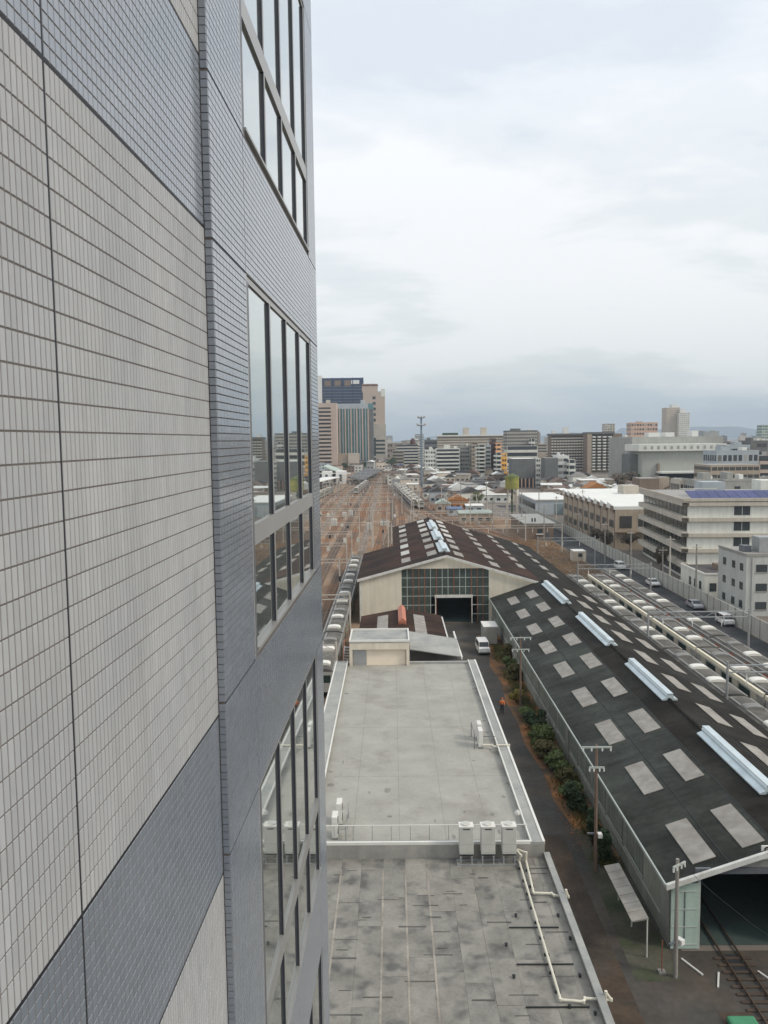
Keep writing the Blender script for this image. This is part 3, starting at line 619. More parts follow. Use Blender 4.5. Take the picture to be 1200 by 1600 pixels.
# annexe in front of the big shed: dark roof, two rooflights, a brick-red vent
an = thing('brown_roofed_annexe', 'small annexe with a dark brown roof and brick-red ridge vent before the big shed', 'shed', (1.2, 115, 0))
azf = lambda x: 5.6 - abs(x - 1.2) * .18
for xa, xb in ((-4.9, 1.2), (1.2, 7.2)): slab('roof_slope', m_roof_b, an, xa, xb, 99.5, 122.4, azf)
cube('wall', m_gable, an, -4.5, 6.8, 100.2, 122, 0, 4.3)
gv = MB(); gv.prism([(-4.5, 100.2, 4.3), (6.8, 100.2, 4.3), (6.8, 100.2, azf(6.8) - .06), (1.2, 100.2, 5.52), (-4.5, 100.2, azf(-4.5) - .06)], [(-4.5, 100.4, 4.3), (6.8, 100.4, 4.3), (6.8, 100.4, azf(6.8) - .06), (1.2, 100.4, 5.52), (-4.5, 100.4, azf(-4.5) - .06)]); gv.build('gable_wall', m_cope, an)
for xa, xb in ((-2.35, -.8), (2.9, 4.5)): slab('rooflight', m_trans, an, xa, xb, 108.0, 119.6, azf, .05, .07)
m_brick = M('brick_red_metal', (0.5, 0.2, 0.13), 0.7, 0.12, 0.8)
vn = MB().ext([(.65, 5.45), (.65, 6.0), (1.2, 6.45), (1.75, 6.0), (1.75, 5.45)], 112, 121.4).build('ridge_vent', m_brick, an)
cube('vent_louvre', m_red, vn, .8, 1.6, 111.94, 112.0, 5.6, 5.9)
cube('verge_board', m_barge, an, 7.12, 7.3, 99.4, 121, 4.32, 4.62)
# pale lean-to roof between penthouse and annexe
lt = thing('lean_to_roof', 'pale sheet lean-to roof beside the cream penthouse', 'roof', (4.6, 91, 0))
c = MB(); c.prism([(1.75, 88.4, 8.05), (7.2, 87.2, 7.5), (7.3, 93.6, 7.9), (1.75, 95.0, 8.5)], [(1.75, 88.4, 8.15), (7.2, 87.2, 7.6), (7.3, 93.6, 8.0), (1.75, 95.0, 8.6)]); c.build('roof_sheet', m_cope, lt)
cube('support_wall', m_conc_d, lt, 1.8, 7.1, 90, 95.2, 0, 7.45)
cube('edge_trim', m_white, lt, 7.25, 7.42, 87.1, 99, 7.3, 7.6)
# ------------------------------------------------------------------ alley
m_carw = M('white_car_paint', (0.75, 0.75, 0.73), 0.3, 0.03, 1.0, spec=0.5)
m_tyre = M('tyre_rubber', (0.02, 0.02, 0.02), 0.85, 0.1, 3.0)
m_cglass = M('car_glass', (0.02, 0.024, 0.028), 0.08, 0.0, 1.0, spec=0.6)
m_lamp = M('lamp_lens', (0.6, 0.6, 0.58), 0.2, 0.0, 1.0, spec=0.6)
m_rear = M('red_lens', (0.4, 0.02, 0.015), 0.25, 0.0, 1.0)
def car(name, label, loc, rz, body='van', mat=None, group='cars along the rail yard'):
    mat = mat or m_carw
    t = thing(name, label, 'car', (0, 0, 0), group)
    if body == 'van': Lc, Wc, sec, gl = 3.9, 1.62, [(-1.95, .3), (-1.95, 1.0), (-1.85, 1.78), (1.05, 1.8), (1.55, 1.12), (1.93, .98), (1.95, .3)], (1.14, 1.66, -1.7, 1.0)
    else: Lc, Wc, sec, gl = 4.4, 1.7, [(-2.2, .3), (-2.2, .86), (-1.6, .95), (-1.05, 1.42), (.45, 1.44), (1.15, .95), (2.1, .8), (2.2, .3)], (.98, 1.36, -1.15, .55)
    n = len(sec); h = Wc / 2
    ring = lambda x, k: [(x * (1 - (.1 if z > 1.05 else 0) * 1.0), y, z) for y, z in sec]
    m = MB(); i = 0
    cols = [[(x * (.88 if z > (1.1 if body == 'van' else 1.0) else 1.0), y, z) for y, z in sec] for x in (-h, -h * .5, h * .5, h)]
    for q in range(3):
        a, b = cols[q], cols[q + 1]
        for k in range(n): m.quad(a[k], a[(k + 1) % n], b[(k + 1) % n], b[k])
    m.f.append(tuple(range(len(m.v), len(m.v) + n))); m.v += cols[0]
    m.f.append(tuple(range(len(m.v), len(m.v) + n))[::-1]); m.v += cols[3]
    m.build('body', mat, t)
    z0, z1, ya, yb = gl
    hw = h * .9
    for s in (-1, 1):
        for ka, kb in ((0, .48), (.52, 1)):
            y0_, y1_ = ya + (yb - ya) * ka, ya + (yb - ya) * kb
            x = s * (hw + .012 + (.06 if z0 > 1.1 else .03))
            MB().prism([(s * (h + .0), y0_, z0), (s * (h), y1_, z0), (s * h * .9, y1_ - .05, z1), (s * h * .9, y0_ + .03, z1)], [(s * (h - .05), y0_, z0), (s * (h - .05), y1_, z0), (s * h * .84, y1_ - .05, z1), (s * h * .84, y0_ + .03, z1)]).build('side_window', m_cglass, t)
    if body == 'van': ws, rw = ((1.09, 1.74), (1.52, 1.16)), ((-1.872, 1.68), (-1.945, 1.1))
    else: ws, rw = ((.5, 1.42), (1.12, .99)), ((-1.1, 1.4), (-1.58, .99))
    for nm, ((ya_, za_), (yb_, zb_)), s in (('windscreen', ws, 1), ('rear_window', rw, -1)):
        o_ = .025 * s
        MB().prism([(-h * .8, ya_ + o_, za_ + .012), (h * .8, ya_ + o_, za_ + .012), (h * .84, yb_ + o_, zb_ + .012), (-h * .84, yb_ + o_, zb_ + .012)], [(-h * .8, ya_ - o_, za_ - .03), (h * .8, ya_ - o_, za_ - .03), (h * .84, yb_ - o_, zb_ - .03), (-h * .84, yb_ - o_, zb_ - .03)]).build(nm, m_cglass, t)
    yf = sec[-1][0]; yr = sec[0][0]
    for s in (-1, 1):
        cube('headlight', m_lamp, t, s * h * .62 - .16, s * h * .62 + .16, yf - .06, yf + .015, .6, .78)
        cube('tail_light', m_rear, t, s * h * .82 - .09, s * h * .82 + .09, yr - .015, yr + .05, .65, .95)
        for y in (yr + .72, yf - .72):
            w_ = MB().cyl((s * (h - .2), y, .3), (s * (h + .01), y, .3), .3, n=14).build('wheel', m_tyre, t)
            MB().cyl((s * (h + .01), y, .3), (s * (h + .02), y, .3), .18, n=12).build('hub', m_metal, w_)
    cube('bumper', m_dkframe, t, -h * .95, h * .95, yf - .02, yf + .03, .32, .48)
    t.location = loc; t.rotation_euler = (0, 0, rz); return t
car('parked_van', 'small white van parked in the alley before the big shed', (12.95, 117.8, .02), R_(182), 'van')
cb_ = thing('storage_container', 'pale grey storage container against the long shed wall in the alley', 'container', (14.6, 123.5, 0))
MB().box(13.55, 15.65, 121.9, 125.6, .12, 2.75).build('body', m_cope, cb_, bevel=.04)
cube('roof_lip', m_white, cb_, 13.5, 15.7, 121.85, 125.65, 2.75, 2.84)
for k in range(2): cube('door', m_conc, cb_, 13.62 + k * 1.0, 14.57 + k * 1.0, 121.86, 121.898, .2, 2.6)
for x in (13.6, 15.4): cube('skid', m_dark, cb_, x, x + .15, 121.95, 125.5, .01, .12)
# the worker walking down the alley
def skinned(name, mat, parent, pts, edges, rad):
    me = bpy.data.meshes.new(name); me.from_pydata(pts, edges, []); me.materials.append(mat)
    o = bpy.data.objects.new(name, me); link(o, parent)
    o.modifiers.new('skin', 'SKIN')
    for v, r in zip(me.skin_vertices[0].data, rad): v.radius = (r, r)
    me.skin_vertices[0].data[0].use_root = True
    sb = o.modifiers.new('sub', 'SUBSURF'); sb.levels = 2; sb.render_levels = 2
    return o
m_skin = M('skin', (0.5, 0.32, 0.23), 0.6, 0.05, 3.0); m_vest = M('orange_workwear', (0.75, 0.22, 0.07), 0.8, 0.1, 3.0); m_navy = M('navy_trousers', (0.025, 0.03, 0.04), 0.85, 0.1, 3.0)
m_boot = M('black_boot', (0.015, 0.015, 0.015), 0.6, 0.05, 3.0)
pr = thing('person', 'person in orange jacket and dark trousers walking down the alley', 'person', (0, 0, 0))
skinned('body', m_skin, pr, [(0, 0, .95), (0, 0, 1.2), (0, 0, 1.42), (0, .02, 1.5), (0, .03, 1.6), (0, .03, 1.7), (-.19, 0, 1.4), (-.25, .08, 1.13), (-.26, .2, .92), (.19, 0, 1.4), (.26, -.06, 1.12), (.27, -.02, .88), (-.1, 0, .9), (-.11, .14, .5), (-.1, .1, .08), (.1, 0, .9), (.11, -.02, .5), (.1, -.26, .1)],
        [(0, 1), (1, 2), (2, 3), (3, 4), (4, 5), (2, 6), (6, 7), (7, 8), (2, 9), (9, 10), (10, 11), (0, 12), (12, 13), (13, 14), (0, 15), (15, 16), (16, 17)],
        [.14, .13, .12, .055, .1, .08, .065, .05, .04, .065, .05, .04, .09, .065, .045, .09, .065, .045])
skinned('jacket', m_vest, pr, [(0, 0, .88), (0, 0, 1.15), (0, 0, 1.42), (-.2, 0, 1.4), (-.26, .08, 1.13), (-.265, .18, .97), (.2, 0, 1.4), (.27, -.06, 1.12), (.275, -.03, .94)], [(0, 1), (1, 2), (2, 3), (3, 4), (4, 5), (2, 6), (6, 7), (7, 8)], [.17, .17, .14, .085, .07, .06, .085, .07, .06])
skinned('trousers', m_navy, pr, [(0, 0, .96), (-.1, 0, .88), (-.11, .14, .5), (-.1, .1, .12), (.1, 0, .88), (.11, -.02, .5), (.1, -.25, .14)], [(0, 1), (1, 2), (2, 3), (0, 4), (4, 5), (5, 6)], [.15, .105, .085, .07, .105, .085, .07])
hm = MB()
for k in range(4):
    a0, a1 = k * math.pi / 8, (k + 1) * math.pi / 8
    hm.cyl((0, .03, 1.66 + .13 * math.sin(a0)), (0, .03, 1.66 + .13 * math.sin(a1)), .125 * math.cos(a0), max(.004, .125 * math.cos(a1)), 14)
hm.build('helmet', m_vest, pr, smooth=True)
for x, y in ((-.1, .15), (.1, -.2)): MB().box(x - .05, x + .05, y - .1, y + .16, 0, .1).build('boot', m_boot, pr, bevel=.03)
pr.location = (12.2, 91.0, .013); pr.rotation_euler = (0, 0, R_(175))
# shrubs
m_leaf = [M('leaf_dark', (0.04, 0.065, 0.025), 0.6, 0.25, 1.5), M('leaf_mid', (0.11, 0.145, 0.045), 0.6, 0.25, 1.5), M('leaf_brown', (0.13, 0.115, 0.045), 0.7, 0.25, 1.5), M('leaf_yellow', (0.3, 0.24, 0.06), 0.7, 0.25, 1.5)]
m_bark = M('bark', (0.1, 0.075, 0.055), 0.9, 0.2, 2.0)
def crown(loc, r, n, seed, size=.16, lump=9):
    g = random.Random(seed); m = MB(); cs = []
    for k in range(lump):
        a = g.uniform(0, 6.28); rr = g.uniform(.1, .65)
        cs.append((math.cos(a) * r[0] * rr, math.sin(a) * r[1] * rr, g.uniform(-.5, .75) * r[2], g.uniform(.22, .6)))
    for k in range(n):
        cx, cy, cz, cr = g.choice(cs)
        d = Vector((g.gauss(0, 1), g.gauss(0, 1), g.gauss(0, 1))).normalized() * (g.random() ** .4) * cr
        c = Vector((loc[0] + cx + d.x * r[0], loc[1] + cy + d.y * r[1], max(.05, loc[2] + cz + d.z * r[2])))
        u = Vector((g.gauss(0, 1), g.gauss(0, 1), g.gauss(0, .7))).normalized(); w = u.orthogonal().normalized(); s = size * g.uniform(.6, 1.4)
        m.quad(c - u * s, c + w * s * .55, c + u * s, c - w * s * .55)
    return m
def shrub(x, y, r, h, mat, label, seed, n=1500, name='shrub', group='shrubs along the long shed'):
    t = thing(name, label, 'shrub', (x, y, 0), group)
    st_ = MB()
    for k in range(4): st_.cyl((x, y, 0), (x + math.cos(k * 1.7) * r * .5, y + math.sin(k * 1.7) * r * .5, h * .6), .05, .02, 6)
    st_.build('stem', m_bark, t)
    crown((x, y, h * .55), (r, r, h * .55), n, seed, .15).build('foliage', mat, t)
for k, (px, py, r, h, mi, lab) in enumerate(((790, 1030, 1.0, 2.2, 2, 'brownish shrub nearest the grey storage container'), (800, 1062, 1.1, 2.4, 2, 'brownish shrub between container and the first utility pole'), (804, 1098, .8, 1.7, 3, 'yellowing low shrub at the foot of the utility pole'),
        (832, 1140, 1.2, 2.2, 0, 'dark green shrub just past the first utility pole'), (846, 1172, 1.25, 2.3, 1, 'fresh green rounded shrub in the middle of the strip'), (862, 1200, 1.2, 1.8, 1, 'mid green shrub leaning on the shed wall'), (880, 1222, 1.0, 1.3, 2, 'low brownish shrub thinning out on the leaf litter'),
        (896, 1268, .95, 2.4, 0, 'dense dark green shrub before the tall pole'), (921, 1322, .6, 3.2, 0, 'narrow dark evergreen beside the tall pole'), (938, 1350, .6, 3.0, 0, 'narrow dark evergreen nearest the bicycle shelter'),
        (839, 1155, 1.0, 1.7, 1, 'light green scrub between the two green shrubs past the first pole'), (854, 1186, 1.1, 1.6, 2, 'olive scrub filling the gap before the shrub on the shed wall'), (872, 1212, 1.0, 1.5, 1, 'light green scrub below the shrub on the shed wall'), (888, 1246, 1.0, 1.5, 1, 'light green scrub before the dense dark shrub'), (795, 1046, .9, 1.7, 1, 'green scrub between the two brownish shrubs by the container'), (818, 1122, .9, 1.3, 1, 'low green scrub right behind the first utility pole'))):
    p_ = G(px, py); shrub(p_.x + .25, p_.y, r * 1.2, h * .9, m_leaf[mi], lab, 40 + k, 2000)
rl = random.Random(5)
lf = MB()
for k in range(2600):
    y = rl.uniform(58, 123); x = rl.uniform(13.5, 16.4); s = rl.uniform(.04, .11); a = rl.uniform(0, 6.28); z = .03 + rl.random() * .05
    lf.quad((x + s * math.cos(a), y + s * math.sin(a), z), (x - s * .6 * math.sin(a), y + s * .6 * math.cos(a), z + .02), (x - s * math.cos(a), y - s * math.sin(a), z), (x + s * .6 * math.sin(a), y - s * .6 * math.cos(a), z + .01))
tag(lf.build('fallen_leaves', m_litter, None), 'orange fallen leaves on the strip along the long shed', 'leaves', kind='stuff')
gr = MB(); gg_ = random.Random(31)
for k in range(9000):
    y = gg_.uniform(57, 121); x = 15.3 + gg_.gauss(0, .45) + .25 * math.sin(y * .7)
    if not 13.6 < x < 16.45 or math.sin(y * .9) + math.sin(y * .37 + x) < -.7: continue
    a = gg_.uniform(0, 6.28); s = gg_.uniform(.03, .08); h = gg_.uniform(.15, .55); dx, dy = gg_.gauss(0, .12), gg_.gauss(0, .12)
    gr.quad((x - s * math.cos(a), y - s * math.sin(a), .02), (x + s * math.cos(a), y + s * math.sin(a), .02), (x + dx, y + dy, h))
tag(gr.build('rough_grass', M('rough_grass', (0.13, 0.15, 0.05), 0.8, 0.35, 0.6, col2=(0.2, 0.16, 0.06), edge=(0.4, 0.6), s2=0.5), None), 'rough green and straw-coloured grass between the shrubs by the long shed', 'grass', kind='stuff')
# poles
m_polec = M('concrete_pole', (0.3, 0.28, 0.25), 0.85, 0.12, 0.8); m_poler = M('rusty_pole', (0.2, 0.14, 0.105), 0.85, 0.2, 0.8); m_ins = M('white_insulator', (0.75, 0.75, 0.72), 0.4, 0.03, 2.0)
def upole(label, x, y, h, mat, arms=((.25, 2.2), (1.7, 1.2)), rz=0, group=None, name='utility_pole', extra=None):
    t = thing(name, label, 'pole', (0, 0, 0), group)
    MB().cyl((0, 0, 0), (0, 0, h), .14, .095, 10).build('pole', mat, t)
    for dz, w in arms:
        a = MB().box(-w / 2, w / 2, -.16, -.08, h - dz - .06, h - dz + .06).build('crossarm', m_steelp, t)
        for f in (-.46, -.18, .18, .46): MB().cyl((w * f, -.12, h - dz - .28), (w * f, -.12, h - dz - .06), .055, n=6).build('insulator', m_ins, a)
    if extra == 'box':
        cube('switch_box', m_ins, t, .12, .42, -.3, .1, h * .28, h * .28 + .3); cube('bracket', m_dkframe, t, -.6, .1, -.06, .06, h * .3, h * .3 + .1)
    t.location = (x, y, 0); t.rotation_euler = (0, 0, rz); return t
def htop(px, py_top, base): return AY(px, py_top, base.y).z
p_ = G(813, 1112); upole('brown utility pole rising from the leaf strip behind the first shrubs', p_.x, p_.y, htop(812, 994, p_), m_poler, ((.15, 2.4), (1.5, 2.0)))
p_ = G(930, 1362); upole('tall brown utility pole beside the long shed wall near the evergreens', p_.x, p_.y, htop(930, 1164, p_), m_poler, ((.12, 2.1), (1.6, 1.1)), extra='box')
p_ = G(1055, 1527); upole('grey concrete pole standing before the mint sliding door', p_.x, p_.y, htop(1057, 1342, p_), m_polec, ((.3, 1.1),), R_(35), extra='box')
p_ = G(873, 1100); 
# bicycle shelter
bs = thing('bicycle_shelter', 'narrow ribbed bicycle shelter roof on posts along the shed wall', 'shelter', (14.5, 49.8, 0))
for k in range(7):
    y0 = 46.6 + k * .92
    c = MB(); c.prism([(13.95, y0, 2.3), (14.95, y0, 2.5), (14.95, y0 + .88, 2.5), (13.95, y0 + .88, 2.3)], [(13.95, y0, 2.34), (14.95, y0, 2.54), (14.95, y0 + .88, 2.54), (13.95, y0 + .88, 2.34)]); c.build('roof_sheet', m_trans, bs)
for y in (46.7, 49.8, 52.8): 
    MB().cyl((14.9, y, 0), (14.9, y, 2.48), .05, n=8).build('post', m_barge, bs); MB().bar((14.9, y, 2.42), (14.0, y, 2.27), .06).build('rafter', m_barge, bs)
# signal post, fence rail and track in front of the near gable
m_railm = M('worn_rail', (0.12, 0.085, 0.065), 0.5, 0.2, 1.0, metal=0.3); m_slp = M('timber_sleeper', (0.075, 0.055, 0.042), 0.9, 0.25, 1.5)
tr = thing('railway_track', 'short track with dark sleepers running into the near shed doorway', 'track', (20, 40, 0))
for k in range(36):
    y = 24 + k * .64
    if y < 47: cube('sleeper', m_slp, tr, 18.85, 21.05, y, y + .22, .018, .09)
for x in (19.42, 20.48): cube('rail', m_railm, tr, x - .035, x + .035, 23.5, 60, .085, .2)
cube('drain_pit', m_dark, tr, 19.5, 20.4, 45.1, 46.9, .0185, .05)
for k, (xa, ya, xb, yb) in enumerate(((16.9, 46.5, 17.6, 45.0), (18.6, 45.2, 18.05, 43.9), (20.9, 45.3, 21.25, 44.6))):
    tag(MB().bar((xa, ya, .06), (xb, yb, .06), .1, .08).build('timber_baulk', m_barge, None), ('pale timber lying by the mint door', 'pale timber lying before the shed doorway', 'short pale timber beside the shed track')[k], 'timber')
gp = G(1034, 1520); fp = thing('marker_post', 'thin red marker post on a pale base by the shelter', 'post', tuple(gp))
MB().cyl(gp, (gp.x, gp.y, 2.0), .035, n=6).build('shaft', m_red, fp); MB().box(gp.x - .2, gp.x + .2, gp.y - .2, gp.y + .2, 0.024, .12).build('base', m_conc, fp)
gg = G(1152, 1590); gt = thing('green_cover', 'bright green tarpaulin bundle on the forecourt', 'tarpaulin', (gg.x, gg.y, 0))
MB().box(gg.x - .75, gg.x + .75, gg.y - 1.6, gg.y - .3, .02, .4).build('cover', M('green_tarp', (0.07, 0.26, 0.14), 0.6, 0.1, 2.0), gt, bevel=.15)
cube('pallet', m_slp, gt, gg.x - .9, gg.x + .9, gg.y - 1.1, gg.y + .4, .017, .03)
def wire(name, label, pts, r=.012, mat=None, group='overhead wires', sag=0.3):
    b = MB()
    for a, c in zip(pts[:-1], pts[1:]):
        a, c = Vector(a), Vector(c); n = max(4, int((c - a).length / 8)); pr_ = a
        for k in range(1, n + 1):
            f = k / n; q_ = a.lerp(c, f); q_.z -= sag * 4 * f * (1 - f); b.cyl(pr_, q_, r, n=4); pr_ = q_
    return tag(b.build(name, mat or m_dark, None), label, 'wire', group)
# ------------------------------------------------------------------ trains
m_silver = M('stainless_side', (0.42, 0.41, 0.38), 0.42, 0.06, 0.6, metal=0.2, spec=0.5)
m_troof = M('train_roof_grey', (0.105, 0.1, 0.088), 0.75, 0.25, 0.6, col2=(0.15, 0.14, 0.12), edge=(0.42, 0.6), s2=0.3)
m_cant = M('lit_cream_cantrail', (0.76, 0.7, 0.54), 0.55, 0.06, 0.5)  # pale colour stands for light falling on the roof edge
m_cantg = M('grey_cantrail', (0.22, 0.215, 0.2), 0.5, 0.08, 0.6)
m_tacw = M('train_unit_white', (0.76, 0.74, 0.67), 0.55, 0.06, 0.8)
m_twin = M('train_window', (0.025, 0.045, 0.038), 0.1, 0.0, 1.0, spec=0.6)
m_dcream = M('pale_door', (0.55, 0.5, 0.4), 0.5, 0.06, 0.8); m_dorange = M('orange_door', (0.6, 0.15, 0.06), 0.5, 0.08, 0.8); m_dgreen = M('green_stripe', (0.06, 0.2, 0.13), 0.5, 0.08, 0.8)
m_under = M('underframe', (0.03, 0.03, 0.03), 0.8, 0.1, 1.5); m_blue = M('blue_stripe', (0.03, 0.08, 0.3), 0.4, 0.05, 1.0)
_tm = {}
def tmesh(key, fn):
    if key not in _tm: _tm[key] = fn()
    return _tm[key]
CARL = 19.6
def body_me(mat): return tmesh('b' + mat.name, lambda: MB().ext([(-1.35, .95), (-1.45, 1.3), (-1.45, 3.3), (-1.36, 3.42), (1.36, 3.42), (1.45, 3.3), (1.45, 1.3), (1.35, .95)], .25, CARL - .25).mesh('car_body', mat))
def roof_me(): return tmesh('r', lambda: MB().ext([(-1.36, 3.42), (-1.3, 3.56), (-1.0, 3.7), (-.5, 3.78), (.5, 3.78), (1.0, 3.7), (1.3, 3.56), (1.36, 3.42)], .26, CARL - .26).mesh('car_roof', m_troof))
def ac_me(grey=False):
    def f():
        m = MB(); a = [(-.95, 0), (-.95, .12), (-.85, .26), (-.55, .36), (0, .4), (.55, .36), (.85, .26), (.95, .12), (.95, 0)]
        m.prism([(x * .97, -.85, z) for x, z in a], [(x, -.6, z * 1.0) for x, z in a]); m = MB()
        m.ext(a, -.62, .62); return m.mesh('roof_unit', m_cantg if grey else m_tacw)
    return tmesh('ac%d' % grey, f)
def train(name, label, x, y, ncar, style, rz=0.0, detail=True, group='trains in the yard', acs=(4.6, 9.8, 15.0), z=0.0):
    st_ = dict(green=(m_cant, m_dcream, m_dgreen), orange=(m_cantg, m_dorange, m_dorange), grey=(m_cantg, m_silver, m_dgreen), white=(m_tacw, m_silver, m_blue), cream=(m_cant, m_dcream, m_dorange))[style]
    t = thing(name, label, 'train', (0, 0, 0), group)
    for c in range(ncar):
        o = c * (CARL + .1)
        b = put('car_body', body_me(m_silver), t, (0, o, 0)); put('car_roof', roof_me(), b, (0, o, 0))
        for s in (-1, 1): cube('cantrail', st_[0] if s < 0 else m_cantg, b, s * 1.4 - (.16 if st_[0] == m_cant else .1), s * 1.4 + (.16 if st_[0] == m_cant else .1), o + .3, o + CARL - .3, 3.27, 3.72 if st_[0] == m_cant else 3.56)  # lit look coloured onto the left edge only, right edge stays grey
        for q_, a in enumerate(acs): put('roof_unit', ac_me(q_ == 2), b, (0, o + a, 3.7))
        cube('roof_walkway', m_cantg, b, -.95, -.7, o + .6, o + CARL - .6, 3.765, 3.8) if detail else None
        cube('bogie', m_under, b, -1.1, 1.1, o + 1.6, o + 4.6, .12, .95); cube('bogie', m_under, b, -1.1, 1.1, o + CARL - 4.6, o + CARL - 1.6, .12, .95)
        if c < ncar - 1: cube('gangway', m_under, b, -.6, .6, o + CARL - .26, o + CARL + .36, 1.1, 3.2)
        cube('end_window', m_twin, b, -1.1, 1.1, o + .22, o + .26, 2.1, 3.0); cube('end_window', m_twin, b, -1.1, 1.1, o + CARL - .26, o + CARL - .22, 2.1, 3.0)
        for s in (-1, 1):
            if detail:
                for k in range(4):
                    yd = o + 1.9 + k * 4.85
                    cube('door', st_[1], b, s * 1.46 - .03, s * 1.46 + .03, yd, yd + 1.3, 1.15, 3.22)
                    if k < 3: cube('window', m_twin, b, s * 1.46 - .02, s * 1.46 + .02, yd + 1.65, yd + 4.45, 2.0, 3.0)
            else: cube('window_band', m_twin, b, s * 1.46 - .02, s * 1.46 + .02, o + .9, o + CARL - .9, 2.0, 2.85)
            cube('stripe', st_[2], b, s * 1.46 - .015, s * 1.46 + .015, o + .4, o + CARL - .4, 1.55, 1.75)
    t.location = (x, y, z); t.rotation_euler = (0, 0, rz); return t
train('commuter_train', 'grey-roofed commuter train stabled closest to the long shed', 36.0, 45.6, 6, 'grey', acs=(5.2, 10.5, 15.5))
train('commuter_train', 'commuter train with dark green windows and a cream roof edge coloured as if lit', 40.65, 45.9, 6, 'green', acs=(4.6, 9.6, 15.5))
train('commuter_train', 'commuter train with orange doors stabled beside the service street', 44.75, 52.0, 6, 'orange', acs=(4.2, 9.6, 14.8))
train('commuter_train', 'grey-roofed train standing close beside the big shed wall', -8.75, 96.0, 5, 'grey', acs=(2.6, 9.8, 14.5))
def yawed(a, b): return math.atan2(-(b.x - a.x), b.y - a.y)
def train_at(label, pa, pb, style, n, detail=False, name='distant_train'):
    return train(name, label, pa.x, pa.y, n, style, yawed(pa, pb), detail)
train_at('train with a long cream roof edge curving out of the middle of the yard', G(658, 796), G(620, 757), 'cream', 8)
train_at('grey and white train beside the cream-edged one in the yard', G(648, 794), G(612, 757), 'white', 8)
train_at('short silver train approaching along the dark viaduct', G(556, 773), G(583, 750), 'white', 5)
train_at('green-striped train below the station canopy', G(496, 781), G(522, 768), 'green', 3)

# ------------------------------------------------------------------ tracks
m_rail = M('rusted_rail', (0.33, 0.2, 0.13), 0.6, 0.2, 0.3); m_sleep = M('concrete_sleeper', (0.23, 0.19, 0.15), 0.9, 0.2, 1.0); m_bed = M('rust_stained_bed', (0.24, 0.12, 0.058), 0.95, 0.3, 0.3, col2=(0.13, 0.095, 0.07), s2=0.05)
TN = [0]
m_bed2 = M('pale_grey_bed', (0.27, 0.235, 0.2), 0.95, 0.3, 0.3, col2=(0.2, 0.16, 0.12), s2=0.05); m_bed3 = M('dark_oily_bed', (0.1, 0.08, 0.065), 0.95, 0.3, 0.3, col2=(0.16, 0.11, 0.075), s2=0.05)
def track(label, pts, sleepers_to=230, bed=True):
    t = thing('railway_track', label, 'track', (pts[0][0], pts[0][1], 0), 'tracks of the rail yard')
    P_ = [Vector((x, y, 0)) for x, y in pts]
    sm = []
    for i in range(len(P_) - 1):
        n = max(1, int((P_[i + 1] - P_[i]).length / 12)); sm += [P_[i].lerp(P_[i + 1], k / n) for k in range(n)]
    sm.append(P_[-1])
    if len(P_) > 2:
        for _ in range(6): sm = [sm[0]] + [(sm[i - 1] + sm[i] * 2 + sm[i + 1]) / 4 for i in range(1, len(sm) - 1)] + [sm[-1]]
    nrm = [((sm[min(i + 1, len(sm) - 1)] - sm[max(i - 1, 0)]).normalized()) for i in range(len(sm))]
    nrm = [Vector((d.y, -d.x, 0)) for d in nrm]
    if bed:
        b = MB(); TN[0] += 1
        for i in range(len(sm) - 1): b.quad(*[(p.x, p.y, .03 + .001 * (TN[0] % 12)) for p in (sm[i] - nrm[i] * 1.15, sm[i] + nrm[i] * 1.15, sm[i + 1] + nrm[i + 1] * 1.15, sm[i + 1] - nrm[i + 1] * 1.15)])
        b.build('track_bed', (m_bed, m_bed2, m_bed, m_bed3)[TN[0] % 4], t)
    sl = MB(); y = 0
    for i in range(len(sm) - 1):
        d = (sm[i + 1] - sm[i]); n = int(d.length / .75)
        if sm[i].y > sleepers_to: break
        u = d.normalized(); w = Vector((u.y, -u.x, 0))
        for k in range(n):
            c = sm[i] + u * k * .75
            sl.quad(*[(q.x, q.y, .055) for q in (c - w * 1.05, c + w * 1.05, c + w * 1.05 + u * .24, c - w * 1.05 + u * .24)])
    if sl.v: sl.build('sleeper_row', m_sleep, t, 'stuff')
    for s in (-1, 1):
        r = MB()
        for i in range(len(sm) - 1):
            a, c = sm[i] + nrm[i] * s * .535, sm[i + 1] + nrm[i + 1] * s * .535
            r.quad((a.x - .04, a.y, .17), (a.x + .04, a.y, .17), (c.x + .04, c.y, .17), (c.x - .04, c.y, .17))
            r.quad((a.x + .04, a.y, .17), (a.x + .04, a.y, .05), (c.x + .04, c.y, .05), (c.x + .04, c.y, .17)); r.quad((a.x - .04, a.y, .05), (a.x - .04, a.y, .17), (c.x - .04, c.y, .17), (c.x - .04, c.y, .05))
        r.build('rail', m_rail, t)
    return t
for k, x in enumerate((36.0, 40.65, 44.75)): track(('track under the train closest to the long shed', 'track under the train with the cream roof edge coloured as if lit', 'track under the train with orange doors')[k], [(x, 30), (x, 200), (x - 3, 240), (x - 16, 330), (x - 32, 520)], bed=False)
track('track under the train beside the big shed', [(-8.75, 60), (-8.75, 230), (-9, 420), (-10, 700)])
for k in range(6):
    x = -12.6 - k * 3.9
    track('%s main line track out from the train by the big shed' % ('first', 'second', 'third', 'fourth', 'fifth', 'sixth')[k], [(x, 60), (x, 250), (x - .6 * k, 430), (x + 1.0 * k, 640), (x + 2.2 * k, 900)])
for k in range(6):
    x = -6.5 + k * 3.7
    track('%s curving yard track behind the big shed, counted from its ridge' % ('first', 'second', 'third', 'fourth', 'fifth', 'sixth')[k], [(30 + k * 3.6, 214), (22 + k * 3.4, 262), (x + 14 - k * .3, 330), (x + 6, 450), (x - k * 2.0, 640), (-12, 900)], 0)
